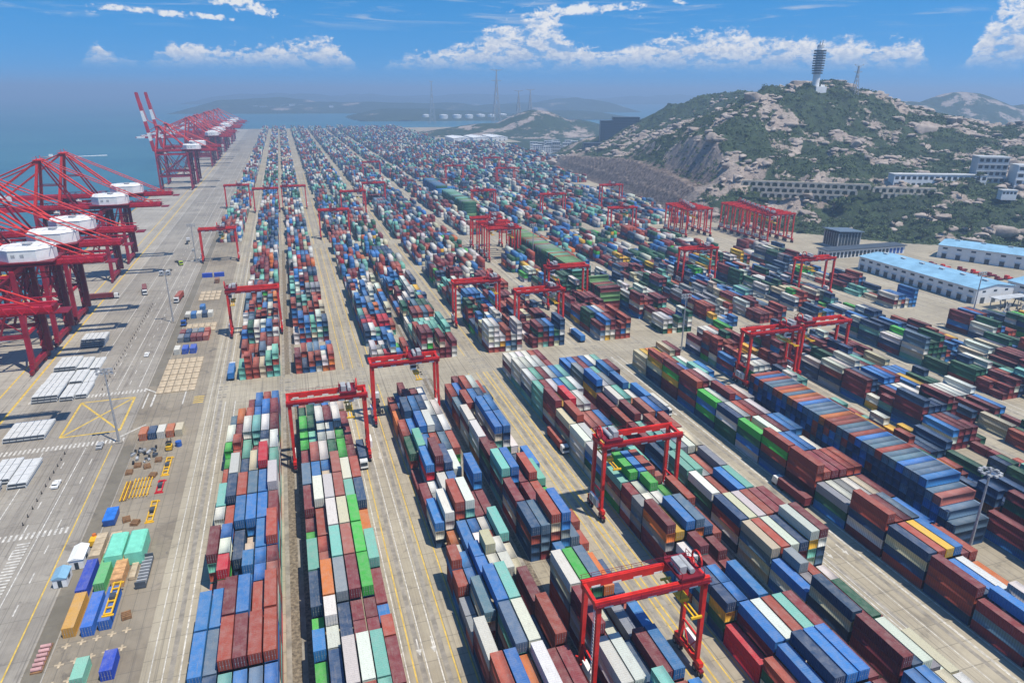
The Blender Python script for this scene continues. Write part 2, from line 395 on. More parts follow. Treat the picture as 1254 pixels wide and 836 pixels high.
RAIL = [-61.8, -33.2, -6.5, 22.0, 48.0, 75.5, 101.0, 132.0, 171.5, 199.5, 229.0, 256.0, 280.0, 313.0, 341.0, 371.0, 395.0, 424.0, 448.0]   # left runway of each block, index = block
CONT0 = [-55.8, -27.2, -4.3, 28.0, 50.2, 81.5, 103.0, 138.0, 172.6, 205.5, 230.1, 262.0, 281.1, 319.0, 342.1, 372.0, 396.0, 425.0, 449.0]
ZONES = [(-40, 266.3), (287, 545), (562, 820), (837, 1095), (1112, 1370), (1387, 1645), (1662, 1920), (1937, 2195), (2212, 2420)]
# runway strips (dark rubber marks) and painted lines
rw = MB(); yl = MB(); wl = MB()
def strip(mb, x0, x1, y0, y1, z): mb.add([(x0, y0, z), (x1, y0, z), (x1, y1, z), (x0, y1, z)], [(0, 1, 2, 3)])
for k, r in enumerate(RAIL[1:], 1):
    for za, zb in ZONES[:4]:
        if k >= 15 or (k >= 13 and za > 300): continue
        strip(rw, r - 0.55, r + 0.55, za - 2, zb + 2, 0.008); strip(rw, r + 22.95, r + 24.05, za - 2, zb + 2, 0.008)
        lane = r + 1.6 if CONT0[k] > r + 3 else r + 18.0
        for q, w in ((0.0, 0.32), (3.6, 0.32)): strip(yl if k in (3, 4, 5, 2) else wl, lane + q, lane + q + w, za, zb, 0.010)
for x in (13.6, 17.9, 20.6): strip(wl, x, x + 0.25, -40, 266, 0.012)
for x in (72.6, 74.1): strip(yl, x, x + 0.4, -40, 266, 0.012)
for x in (19.2,): strip(yl, x, x + 0.3, 287, 545, 0.012)
for x in (-37.5, -34.9): strip(wl, x, x + 0.2, -40, 545, 0.012)
for x in (124.0, 128.5, 134.0): strip(wl, x, x + 0.2, -40, 266, 0.012)
# quay road
for x in (-100.8, -86.9, -74.2): strip(wl, x, x + 0.28, -100, 241, 0.012); strip(wl, x, x + 0.28, 291, 1500, 0.012)
for x in (-66.2,): strip(yl, x, x + 0.35, -100, 240, 0.012); strip(wl, x, x + 0.3, 292, 1500, 0.012)
for x in (-70.4, -78.5):
    for y in np.arange(60, 238, 12.0): strip(wl, x, x + 0.3, y, y + 4, 0.012)
    for y in np.arange(296, 900, 12.0): strip(wl, x, x + 0.3, y, y + 4, 0.012)
for a, b_ in ((242.0, 245.2), (286.2, 289.2)):
    for x in np.arange(-104, -63, 1.35): strip(wl, x, x + 0.62, a, b_, 0.014)
for x in np.arange(-84, -67, 1.35): strip(wl, x, x + 0.6, 188.6, 191.6, 0.014)
for y in np.arange(138, 187, 1.3): strip(wl, -78.3, -75.2, y, y + 0.55, 0.014)
for y in np.arange(150, 176, 1.6): strip(yl, -83.5, -80.0, y, y + 0.7, 0.014)
# box junction
def line(mb, a, b_, w, z):
    a = Vector((a[0], a[1], z)); b_ = Vector((b_[0], b_[1], z)); d = (b_ - a).normalized(); s_ = Vector((-d.y, d.x, 0)) * w / 2
    mb.add([a - s_, a + s_, b_ + s_, b_ - s_][::-1], [(0, 1, 2, 3)])
P4 = [(-84.5, 251.5), (-65.8, 251.5), (-65.8, 281.5), (-84.5, 281.5)]
for i in range(4): line(yl, P4[i], P4[(i + 1) % 4], 0.75, 0.016)
line(yl, P4[0], P4[2], 0.75, 0.020); line(yl, P4[1], P4[3], 0.75, 0.024)
for x in (-61.5, -47.5): strip(wl, x, x + 0.5, 269, 284, 0.018)
for k in range(4): strip(yl, -43.5, -39.8, 268.6 + k * 1.9, 269.4 + k * 1.9, 0.018)
line(wl, (-63.5, 289.5), (-58.5, 283.8), 0.6, 0.018); line(wl, (-58.5, 283.8), (-58.5, 270), 0.7, 0.018); line(wl, (-65, 246), (-57.6, 254), 0.6, 0.018)
# crane rail on the apron
for x, w in ((-111.3, 0.7), (-146.2, 0.7)): strip(rw, x, x + w, -300, 2440, 0.012)
strip(yl, -108.6, -107.7, -300, 1500, 0.012); strip(yl, -116.5, -115.8, -300, 1500, 0.012)
# wheel turning pads: dark squares in rows on the cross roads, arrows
for k, r in enumerate(RAIL[1:10], 1):
    for rr in (r, r + 23.5):
        for yy in (270.5, 273.0, 278.5, 281.0):
            strip(rw, rr - 1.6, rr - 0.3, yy, yy + 1.4, 0.020); strip(rw, rr + 0.4, rr + 1.7, yy, yy + 1.4, 0.020)
for x in (12.8, 17.0, 20.2, 126.0, 131.0):
    for y in (118, 205):
        strip(wl, x, x + 0.3, y, y + 3.2, 0.016); wl.add([(x - 0.5, y, 0.016), (x + 0.15, y - 1.8, 0.016), (x + 0.8, y, 0.016)], [(0, 1, 2)])
structure(rw.build('runway_strips', M_RUT)); structure(yl.build('yellow_lane_lines', M_LINEY)); structure(wl.build('white_lane_lines', M_LINEW))

# ---------------------------------------------------------------- hills
def tps(P, Z, reg=1e-3):
    P = np.array(P, float); Z = np.array(Z, float); n = len(P); sc = 300.0; Q = P / sc
    def U(r2): return 0.5 * r2 * np.log(r2 + 1e-9)
    r2 = ((Q[:, None] - Q[None]) ** 2).sum(-1); K = U(r2) + reg * np.eye(n)
    A = np.zeros((n + 3, n + 3)); A[:n, :n] = K; A[:n, n] = 1; A[:n, n + 1:] = Q; A[n, :n] = 1; A[n + 1:, :n] = Q.T
    w = np.linalg.solve(A, np.concatenate([Z, np.zeros(3)]))
    def f(X, Y):
        out = w[n] + w[n + 1] * X / sc + w[n + 2] * Y / sc
        for i in range(n): out = out + w[i] * U((X / sc - Q[i, 0]) ** 2 + (Y / sc - Q[i, 1]) ** 2)
        return out
    return f
HILL = [(609, 720, 122), (545, 720, 111), (502, 720, 92), (448, 700, 75), (417, 684, 56), (650, 700, 116), (708, 700, 102), (775, 700, 91), (835, 680, 81), (886, 660, 76), (926, 640, 68),
        (426, 610, 45), (499, 620, 53), (570, 660, 75), (610, 640, 67), (648, 620, 63), (685, 600, 59), (720, 580, 60), (800, 560, 58), (860, 540, 52),
        (420, 590, 36), (453, 570, 36), (484, 550, 36), (514, 530, 35), (543, 510, 34), (561, 500, 33), (603, 500, 35), (612, 470, 33), (640, 445, 32), (700, 430, 30),
        (420, 581, 20), (450, 553, 17), (477, 529, 15), (509, 512, 17), (540, 489, 24),
        (362, 560, 3), (386, 530, 1), (419, 520, 6), (439, 490, 3), (464, 460, 3), (506, 450, 6), (538, 430, 5), (577, 410, 4.6), (640, 380, 5), (720, 350, 6),
        (425, 1060, 19), (419, 830, 33), (405, 690, 29), (518, 1100, 29), (487, 900, 45), (470, 960, 30), (540, 820, 85), (560, 980, 60),
        (740, 1100, 116), (666, 1150, 90), (778, 1050, 116), (860, 1000, 90), (960, 900, 70), (1020, 700, 60),
        (372, 620, 2), (380, 690, 1), (391, 800, 1), (400, 900, 1), (410, 1020, 1), (430, 1120, 4), (500, 1200, 20), (700, 1260, 60), (900, 1200, 60),
        (366, 590, 0), (450, 430, 0), (430, 460, 0), (520, 395, 0), (600, 350, 1), (700, 300, 1), (860, 420, 30), (1000, 400, 30), (1000, 560, 55)]
hz = tps([h[:2] for h in HILL], [h[2] for h in HILL])
def base_x(Y):   # foot of the slope
    return np.interp(Y, [200, 330, 345, 395, 430, 470, 500, 540, 590, 690, 800, 900, 1020, 1150, 1300], [760, 690, 600, 525, 470, 436, 412, 384, 366, 377, 389, 398, 408, 425, 440])
def cut_mask(X, Y):   # the quarried slope at the yard edge
    inland = X - base_x(Y)
    return np.clip((Y - 596) / 30, 0, 1) * np.clip((1085 - Y) / 40, 0, 1) * np.clip((62 - inland) / 22, 0, 1)
def hill_h(X, Y):
    z = hz(X, Y)
    inland = X - base_x(Y)
    a = np.clip(inland / 26.0, 0, 1); a = a * a * (3 - 2 * a)
    rk = fbm(X / 26, Y / 26, 5, 3); rk2 = np.abs(fbm(X / 60, Y / 60, 4, 9) - 0.5) * 2
    z = z + (rk - 0.5) * 13.0 * a + (rk2 - 0.25) * 13.0 * a
    ter = fbm(X / 11, Y / 11, 3, 21); z = z + (ter - 0.5) * 3.0 * a
    cm = cut_mask(X, Y); tp = np.interp(Y, [600, 690, 830, 1060], [22, 29, 33, 18])
    dg = fbm((Y + inland * 1.1) / 7, inland / 22, 4, 31) - 0.5
    zc = np.minimum(inland * 1.02, tp + np.clip(inland - 44, 0, 60) * 0.2) + dg * 6.5 * np.clip(inland / 8, 0, 1) + np.where((inland > 15) & (inland < 18), -0.8, 0)
    z = z * (1 - cm) + zc * cm
    return np.where(inland > 0, np.maximum(z, 0.3) * np.clip(inland / 12, 0, 1), -1.5)
def rockiness(X, Y):
    low = np.clip((560 - Y - (X - 420) * 0.25) / 50, 0, 1); crest = np.clip(1 - np.hypot(X - 615, Y - 712) / 95, 0, 1)
    back = np.clip((Y - 900) / 80, 0, 1) * np.clip((X - 540) / 60, 0, 1)
    return fbm(X / 34, Y / 26, 5, 40, 0.6) - 0.07 * low - 0.22 * crest - 0.2 * back

mt, t, b, out = newmat('hillside')
p = pos(t)
at = t.new('ShaderNodeAttribute'); at.attribute_name = 'rock'
rk = t.math('ADD', at.outputs['Fac'], t.math('MULTIPLY', t.math('SUBTRACT', t.noise(p, 0.12, 6, 0.65), 0.5), 0.55))
veg = t.mix(t.smooth(t.noise(p, 0.09, 6, 0.7), 0.3, 0.7), (0.012, 0.024, 0.011), (0.038, 0.066, 0.020))
rc = t.mix(t.smooth(t.noise(p, 0.05, 6, 0.7), 0.35, 0.7), (0.28, 0.225, 0.19), (0.43, 0.36, 0.30))
rc = t.mix(t.smooth(t.noise(t.vmath('MULTIPLY', p, (0.25, 0.25, 0.9)), 1.0, 5, 0.7), 0.5, 0.7, 0, 0.8), rc, (0.11, 0.085, 0.075))
ct = t.new('ShaderNodeAttribute'); ct.attribute_name = 'cut'
str_ = t.noise(t.vmath('MULTIPLY', p, (0.05, 0.35, 0.35)), 1.0, 5, 0.7)
qc_ = t.mix(t.smooth(str_, 0.4, 0.62), (0.070, 0.050, 0.042), (0.25, 0.195, 0.16))
rc = t.mix(ct.outputs['Fac'], rc, qc_)
c = t.mix(t.smooth(rk, 0.535, 0.61), veg, rc)
t.l.new(c, b.inputs['Base Color']); b.inputs['Roughness'].default_value = 0.92
bp = t.new('ShaderNodeBump'); bp.inputs['Strength'].default_value = 0.9; bp.inputs['Distance'].default_value = 2.0
t.l.new(t.noise(p, 0.3, 6, 0.7), bp.inputs['Height']); t.l.new(bp.outputs[0], b.inputs['Normal'])
M_HILL = mt
mt, t, b, out = newmat('granite_boulder')
p = pos(t)
rc = t.mix(t.smooth(t.noise(p, 0.08, 6, 0.7), 0.35, 0.7), (0.29, 0.24, 0.205), (0.45, 0.38, 0.325))
rc = t.mix(t.smooth(t.noise(p, 0.5, 5, 0.7), 0.52, 0.7, 0, 0.7), rc, (0.15, 0.12, 0.10))
t.l.new(rc, b.inputs['Base Color']); b.inputs['Roughness'].default_value = 0.9
M_ROCK = mt
mt, t, b, out = newmat('scrub_leaves')
at = t.new('ShaderNodeAttribute'); at.attribute_name = 'cc'
t.l.new(at.outputs['Color'], b.inputs['Base Color']); b.inputs['Roughness'].default_value = 0.75
M_LEAF = mt

def grid_mesh(name, xs, ys, zf, mat, rockf=None, kind=True):
    X, Y = np.meshgrid(xs, ys); Z = zf(X, Y); ny, nx = X.shape
    V = np.stack([X, Y, Z], -1).reshape(-1, 3)
    i = np.arange(ny - 1)[:, None] * nx + np.arange(nx - 1)[None]
    F = np.stack([i, i + 1, i + nx + 1, i + nx], -1).reshape(-1, 4)
    keep = (Z.ravel()[F] > -1.2).any(1); F = F[keep]
    me = np_mesh(name, V, F, mat)
    if rockf is not None:
        a = me.attributes.new('cut', 'FLOAT', 'POINT'); a.data.foreach_set('value', np.ascontiguousarray(cut_mask(X, Y).ravel(), np.float32))
        a = me.attributes.new('rock', 'FLOAT', 'POINT'); a.data.foreach_set('value', np.ascontiguousarray(rockf(X, Y, Z).ravel(), np.float32))
    me.polygons.foreach_set('use_smooth', [False] * len(me.polygons))
    return structure(obj(name, me))
def hill_rock(X, Y, Z):
    r = rockiness(X, Y)
    gy, gx = np.gradient(Z); sl = np.hypot(gx, gy) / 3.2
    r = r + np.clip(sl - 0.75, 0, 1) * 0.25
    r = r + cut_mask(X, Y) * np.where(X - base_x(Y) < 36, 0.42, 0.10)
    low = np.clip((500 - Y) / 60, 0, 1); r = r - low * 0.05
    road = np.clip(1 - np.abs(Z - 38) / 3.0, 0, 1) * (X < 600) * (Y < 620)
    return r + road * 0.15
grid_mesh('hill', np.arange(364, 1040, 3.2), np.arange(300, 1260, 3.2), hill_h, M_HILL, hill_rock)

def bump_hill(name, peaks, ext, step, seed, rock=0.02, amp=10):
    def zf(X, Y):
        z = -6 + 0 * X
        for (px, py, h, sx, sy) in peaks:
            z = np.maximum(z, -6 + (h + 6) * np.exp(-((X - px) / sx) ** 2 - ((Y - py) / sy) ** 2) * (1 + 0 * X)) + 0.0
        z = z + (fbm(X / 90, Y / 90, 5, seed) - 0.5) * amp * np.clip((z + 6) / 25, 0, 1)
        return z
    x0, x1, y0, y1 = ext
    return grid_mesh(name, np.arange(x0, x1, step), np.arange(y0, y1, step), zf, M_HILL, lambda X, Y, Z: fbm(X / 50, Y / 40, 5, seed + 3, 0.6) + rock)
bump_hill('hill_beyond_yard', [(713, 2000, 66, 130, 160), (590, 2020, 30, 190, 140), (840, 1960, 38, 110, 140), (480, 2080, 12, 120, 100), (930, 1800, 22, 130, 160)], (300, 1160, 1620, 2420), 9, 60, -0.02)
bump_hill('hill_far_right', [(2230, 1900, 122, 260, 220), (2020, 1930, 92, 190, 220), (2420, 1780, 84, 240, 220), (1700, 1900, 60, 300, 260), (2700, 1700, 70, 300, 260), (1500, 1500, 60, 300, 260), (1150, 1150, 74, 160, 200)], (1000, 3100, 900, 2500), 12, 80, 0.0, 16)
structure(MB().box(1000, 3400, 300, 2500, -7, -1.0).build('land_behind_hill', M_HILL))

sheet('scrub_land', 446, 1600, 1190, 1660, 0.02, M_HILL)
sheet('scrub_land', 560, 1600, 1660, 2440, 0.02, M_HILL)
# far shore across the strait: low land and islands
def low_isle(name, ext, step, seed, hmax, edge):
    x0, x1, y0, y1 = ext
    def zf(X, Y):
        u = (X - x0) / (x1 - x0); v = (Y - y0) / (y1 - y0)
        e = np.minimum(np.minimum(u, 1 - u) * (x1 - x0), np.minimum(v, 1 - v) * (y1 - y0)) / edge
        return -8 + np.clip(e, 0, 1) ** 0.7 * (9 + hmax * np.clip(fbm(X / 700, Y / 500, 4, seed) - 0.3, 0, 1) * 2.2)
    return grid_mesh(name, np.arange(x0, x1, step), np.arange(y0, y1, step), zf, M_HILL, lambda X, Y, Z: fbm(X / 200, Y / 200, 3, seed + 5) - 0.22)
low_isle('far_island', (-600, 2300, 4300, 5600), 34, 5, 70, 260)
low_isle('far_coast', (-900, 6500, 7400, 9800), 70, 8, 95, 500)
low_isle('near_point', (300, 1700, 3100, 3700), 24, 15, 36, 160)
# ---------------------------------------------------------------- boulders, scrub and trees on the hill
def ico(sub):
    import bmesh
    bm = bmesh.new(); bmesh.ops.create_icosphere(bm, subdivisions=sub, radius=1.0)
    V = np.array([v.co[:] for v in bm.verts]); F = np.array([[l.vert.index for l in f.loops] for f in bm.faces]); bm.free(); return V, F
def rock_shape(sub, seed):
    V, F = ico(sub); r = np.random.default_rng(seed)
    D = r.normal(size=(16, 3)); D /= np.linalg.norm(D, axis=1)[:, None]; cut = r.uniform(0.42, 0.88, 16)
    for d, c in zip(D, cut):
        k = V @ d; over = np.maximum(k - c, 0); V = V - over[:, None] * d * 0.97
    V = V * (1 + 0.10 * np.sin(V[:, :1] * 5 + seed) * np.sin(V[:, 1:2] * 6 + 2 * seed) + 0.05 * np.sin(V[:, 2:] * 13 + V[:, :1] * 9 + seed))
    return V, F
ROCKS = [rock_shape(3, k) for k in range(7)]; ROCKS_S = [rock_shape(2, 20 + k) for k in range(7)]
def hill_points(n, test, seed):
    r = np.random.default_rng(seed); X = r.uniform(366, 1000, n); Y = r.uniform(345, 1150, n)
    inl = X - base_x(Y); k = (inl > 4) & test(X, Y, r); X = X[k]; Y = Y[k]; return X, Y, hill_h(X, Y)
def facing(X, Y, Z): # not on the far side of the crest
    e = 14.0; D = np.hypot(X, Y); Xb = X - X / D * e; Yb = Y - Y / D * e
    return hill_h(Xb, Yb) < Z + 4
big = []
BX, BY, BZ = hill_points(11000, lambda X, Y, r: (rockiness(X, Y) + r.normal(0, 0.03, len(X)) > 0.51) & (cut_mask(X, Y) < 0.25), 5)
k = facing(BX, BY, BZ); BX, BY, BZ = BX[k], BY[k], BZ[k]
rr = np.random.default_rng(8)
rock_me = []
for i, (V, F) in enumerate(ROCKS):
    me = np_mesh('boulder', V, F, M_ROCK); rock_me.append(me)
nb = 0; sv = []; sf = []; off = 0
for x, y, z in zip(BX, BY, BZ):
    s = min(rr.lognormal(1.0, 0.55), 12.0)
    px, py, zc = project((x, y, z))
    if s > 5.6 and nb < 130 and -10 < px < 1262 and py < 300:
        o = obj('boulder', rock_me[nb % 7], None, (x, y, z + s * 0.12)); o.scale = (s * rr.uniform(1.1, 1.9), s * rr.uniform(0.8, 1.2), s * rr.uniform(0.45, 0.75))
        o.rotation_euler = (rr.uniform(-.25, .25), rr.uniform(-.25, .25), rr.uniform(-0.6, 0.6)); tag(o, 'pale weathered granite boulder lying among green scrub on the hillside', 'boulder', 'granite boulders scattered over the hill'); nb += 1
    elif s < 6.2:
        V, F = ROCKS_S[int(rr.integers(7))]; a = rr.uniform(-0.7, 0.7); c_, s_ = math.cos(a), math.sin(a)
        W = V * np.array([s * rr.uniform(1.1, 2.0), s * rr.uniform(0.8, 1.2), s * rr.uniform(0.45, 0.8)])
        W = np.stack([W[:, 0] * c_ - W[:, 1] * s_ + x, W[:, 0] * s_ + W[:, 1] * c_ + y, W[:, 2] + z + s * 0.1], -1)
        sv.append(W); sf.append(F + off); off += len(W)
o = stuff(obj('small_rocks', np_mesh('small_rocks', np.concatenate(sv), np.concatenate(sf), M_ROCK)))
o['label'] = 'many small pale rocks strewn over the green hillside'; o['category'] = 'rocks'

def leaf_cloud(centres, radii, per, leaf, seed, flat=0.6, cols=((0.014, 0.034, 0.012), (0.105, 0.155, 0.042))):
    """small tilted leaf quads spread through clump volumes"""
    r = np.random.default_rng(seed); n = len(centres) * per
    C = np.repeat(np.asarray(centres, float), per, 0); Rr = np.repeat(np.asarray(radii, float), per)
    d = r.normal(size=(n, 3)); d /= np.linalg.norm(d, axis=1)[:, None]; rad = r.uniform(0.45, 1.0, n) ** 0.6
    d[:, 2] = np.abs(d[:, 2]) * 1.1 - 0.12
    P = C + d * (rad * Rr)[:, None] * np.array([1, 1, flat])
    nrm = d + r.normal(size=(n, 3)) * 0.55; nrm /= np.linalg.norm(nrm, axis=1)[:, None]
    a = np.cross(nrm, r.normal(size=(n, 3))); a /= np.linalg.norm(a, axis=1)[:, None]; b_ = np.cross(nrm, a)
    sz = (leaf * r.uniform(0.6, 1.3, n))[:, None]
    V = np.stack([P - a * sz - b_ * sz * .6, P + a * sz * .8 - b_ * sz * .7, P + a * sz + b_ * sz * .6, P - a * sz * .7 + b_ * sz * .8], 1).reshape(-1, 3)
    F = np.arange(n * 4).reshape(-1, 4)
    tone = np.clip(np.repeat(r.uniform(0, 1, len(centres)), per) * 0.65 + r.uniform(0, 0.35, n), 0, 1)[:, None]
    col = np.array(cols[0]) * (1 - tone) + np.array(cols[1]) * tone
    return V, F, np.concatenate([col, np.ones((n, 1))], 1)
SX, SY, SZ = hill_points(26000, lambda X, Y, r: (rockiness(X, Y) < 0.57) & ((cut_mask(X, Y) < 0.4) | (X - base_x(Y) > 40)) & (r.uniform(0, 1, len(X)) < np.clip(1.35 - Y / 900, 0.25, 1)), 17)
k = facing(SX, SY, SZ) & ~((X_ := SX) < -1e9)
SX, SY, SZ = SX[k][:12500], SY[k][:12500], SZ[k][:12500]
rad = np.random.default_rng(4).lognormal(0.85, 0.45, len(SX)).clip(1.0, 6.0)
V, F, Cc = leaf_cloud(np.stack([SX, SY, SZ], -1), rad, 26, 0.62, 9)
o = stuff(obj('hillside_scrub', np_mesh('hillside_scrub', V, F, M_LEAF, Cc)))
o['label'] = 'dense dark green scrub covering the rocky hill'; o['category'] = 'scrub'

def make_tree(seed, h):
    r = random.Random(seed); root = empty('tree')
    tr = MB(); tr.tube((0, 0, -0.6), (0.1, 0, h * 0.55), 0.32, 0.16, 7); cs = []; rs = []
    for q in range(6):
        a = r.uniform(0, 6.28); e = (math.cos(a) * h * 0.26, math.sin(a) * h * 0.26, h * r.uniform(0.5, 0.85)); tr.tube((0.05, 0, h * r.uniform(0.3, 0.5)), e, 0.12, 0.05, 5); cs.append(e); rs.append(h * r.uniform(0.15, 0.24))
    cs.append((0, 0, h * 0.8)); rs.append(h * 0.24)
    tr.build('trunk', M_TRUNK, root)
    V, F, Cc = leaf_cloud(cs, rs, 60, 0.42, seed, 0.85); obj('crown', np_mesh('crown', V, F, M_LEAF, Cc), root); return root
protos = [make_tree(60 + k, 7.0 + k) for k in range(4)]
for q in protos: remember(q)
tree_spots = [(462, 452, 1.0), (474, 446, 1.2), (447, 468, 1.1), (488, 440, 0.9), (500, 436, 1.3), (515, 426, 1.0), (532, 420, 1.2), (548, 414, 1.0), (566, 408, 1.1), (590, 402, 1.2), (424, 487, 1.0), (410, 505, 1.1),
              (470, 470, 1.3), (496, 462, 1.2), (520, 452, 1.4), (545, 446, 1.2), (574, 440, 1.3), (484, 522, 1.9), (490, 519, 1.7), (440, 505, 1.2), (600, 430, 1.3), (575, 470, 1.0), (590, 478, 1.1), (606, 482, 1.0), (556, 484, 0.9)]
for i, (x, y, s) in enumerate(tree_spots):
    z = float(hill_h(np.array([x]), np.array([y]))[0])
    o = protos[i % 4] if i < 4 else copy_tree(protos[i % 4], (0, 0, 0))
    o.location = (x, y, max(z, 0.0)); o.rotation_euler = (0, 0, i * 1.3); o.scale = (s, s, s)
    tag(o, 'large dark round tree in front of the arched retaining wall' if i == 17 else ('smaller dark tree beside the large round one at the arched wall' if i == 18 else 'bushy green tree in the scrub between the warehouses and the hill'), 'tree', None if i in (17, 18) else 'trees at the foot of the hill')

# ---------------------------------------------------------------- shipping containers
PAL = {'B': (0.028, 0.175, 0.46), 'N': (0.018, 0.062, 0.145), 'L': (0.10, 0.18, 0.26), 'H': (0.13, 0.29, 0.10), 'M': (0.19, 0.026, 0.032), 'R': (0.35, 0.062, 0.034), 'P': (0.40, 0.115, 0.085), 'W': (0.67, 0.66, 0.59),
       'T': (0.17, 0.46, 0.37), 'G': (0.055, 0.40, 0.055), 'D': (0.016, 0.105, 0.055), 'O': (0.60, 0.155, 0.025), 'Y': (0.72, 0.40, 0.03), 'C': (0.60, 0.53, 0.37), 'E': (0.24, 0.25, 0.265), 'X': (0.52, 0.014, 0.03)}
CNAME = {'H': 'sage green', 'B': 'blue', 'N': 'navy', 'L': 'slate blue', 'M': 'maroon', 'R': 'rust red', 'P': 'faded pink', 'W': 'white', 'T': 'mint', 'G': 'bright green', 'D': 'dark green', 'O': 'orange', 'Y': 'yellow', 'C': 'cream', 'E': 'grey', 'X': 'bright red'}
MIX_L = 'BBBBBBNNNNLLLMMMMMRRRRRRPPWWWWWWWTTTTGDOCCEX'
MIX_R = 'BBBBNNNNLMMMMMMMRRRRRWWWWWWTTGDDDOYCCE'
MIX_F = 'BBBBNNNNNNLLMMMMMMMRRRRWWWWWTTGDDDDYCE'
MIX_Z = 'BBBNNNNNLLLLMMMMMRRRPWWWWWWTTTDDDCEE'  # far zones: greyed mix, distance haze put into the box colours
# front blocks, bay by bay from the cross road towards the camera; upper case long boxes, lower case pairs of short ones, digits = tiers
FRONT = {
 1: {9: ('..MBRB', '002333'), 8: ('LORBBM', '233344'), 7: ('WMWTWM', '334444'), 6: ('grTmwW', '233344'), 5: ('RWNCXT', '243454'), 4: ('TNRLBW', '344445'), 3: ('wRBBBM', '234444'), 2: ('MwNcBR', '443345'), 1: ('rmnbbp', '132344'), 0: ('BBMBRR', '445545'), -1: ('BLRMRR', '445555'), -2: ('BNTBLB', '344444')},
 2: {9: ('P.LB.C', '101101'), 8: ('DDWMW.', '232230'), 7: ('GDWMWM', '334443'), 6: ('GTWWgM', '334443'), 5: ('MPWDGM', '344443'), 4: ('LBcPWR', '444544'), 3: ('MWWPTN', '455544'), 2: ('gRWCGO', '345553'), 1: ('TpTPGT', '445554'), 0: ('NOEMGM', '455553'), -1: ('bwNmmr', '444444'), -2: ('GNWWTM', '345554'), -3: ('BNWRTM', '345554')},
 3: {9: ('..M...', '002000'), 8: ('RBMMW.', '223330'), 7: ('ONBNWW', '244433'), 6: ('RBBWNW', '334433'), 5: ('DTBRLR', '343333'), 4: ('MBMNW.', '145430'), 3: ('MeWBEB', '223325'), 2: ('BWRWMM', '345533'), 1: ('.wBwrT', '023334'), 0: ('rbbwwc', '334443'), -1: ('eLBT.M', '245504'), -2: ('W.LWNR', '405535'), -3: ('RBOWMM', '554544'), -4: ('BRWMBR', '444433')},
 4: {9: ('..MM..', '002200'), 8: ('RBRWRL', '334432'), 7: ('LRBNL.', '344430'), 6: ('W.BB..', '405500'), 5: ('WMBBW.', '435520'), 4: ('MM..NB', '430012'), 3: ('TBMRT.', '553430'), 2: ('MmMRGw', '423321'), 1: ('NLRBLr', '445521'), 0: ('..B...', '002000'), -1: ('WGLONR', '555431'), -2: ('MMWERB', '522312'), -3: ('WWNMBr', '443441'), -4: ('GWTBRB', '335333'), -5: ('WBRTBM', '333333')},
 5: {10: ('WWWWRM', '333333'), 9: ('WWWWRM', '444433'), 8: ('WTMWBT', '444444'), 7: ('TMWBTW', '444444'), 6: ('MYXWWM', '545443'), 5: ('CRMPPB', '453333'), 4: ('WWYMLT', '443333'), 3: ('WT.NGT', '430223'), 2: ('TGBRPE', '455542'), 1: ('ewwtgR', '444334'), 0: ('MYBLNR', '545543'), -1: ('bbm.mg', '223021'), -2: ('nbrB..', '442400'), -3: ('XBWRTM', '244444'), -4: ('RBNBBM', '345554'), -5: ('BWRNBM', '444444')},
 6: {9: ('BBMBWT', '333333'), 8: ('EMWTBM', '443344'), 7: ('BWEMBT', '544343'), 6: ('MWTOWB', '344334'), 5: ('RMWPBN', '343444'), 4: ('MTRWRB', '334343'), 3: ('NTEWCR', '344443'), 2: ('TTWPER', '443343'), 1: ('WMRBTW', '433443'), 0: ('NCWRMM', '444444'), -1: ('CRWNWM', '444455'), -2: ('BeMRGw', '332211'), -3: ('NMDMWW', '544321'), -4: ('MNWEWC', '544322'), -5: ('BBWCTW', '443322'), -6: ('BNWMRC', '443322')},
 7: {9: ('CYOYCM', '333344'), 8: ('RMRMTW', '544333'), 7: ('MRBWTB', '544344'), 6: ('RMWEBB', '555333'), 5: ('GWMBRW', '445444'), 4: ('NWRMWB', '444443'), 3: ('GYWMBB', '434444'), 2: ('RBBBWW', '544433'), 1: ('RRMMRR', '544444'), 0: ('EWEWCM', '333333'), -1: ('RRMLWB', '544433'), -2: ('NRYBMR', '444433'), -3: ('MNBWRO', '433322'), -4: ('MBNWCC', '343433'), -5: ('BBTWWW', '444333'), -6: ('DWMBNR', '444433')},
}
L40, L20, CW, CH, ROW, BAY = 12.192, 6.058, 2.438, 2.62, 2.76, 12.8
conts = []     # dict per container: x, y (centre), z, L, colour, block, bay, row, tier, half
heights = {}
def put(zone, blk, bay, row, half, n, cols, L, x, y, cross=False):
    for t_ in range(n):
        conts.append(dict(zone=zone, blk=blk, bay=bay, row=row, half=half, t=t_, n=n, L=L, x=x, y=y, z=t_ * CH, c=cols[t_], cross=cross))
rc_ = random.Random(5)
def stack_cols(top, n, mixs):
    out_ = [rc_.choice(mixs) if rc_.random() < 0.75 else top for _ in range(n - 1)] + [top]
    return out_
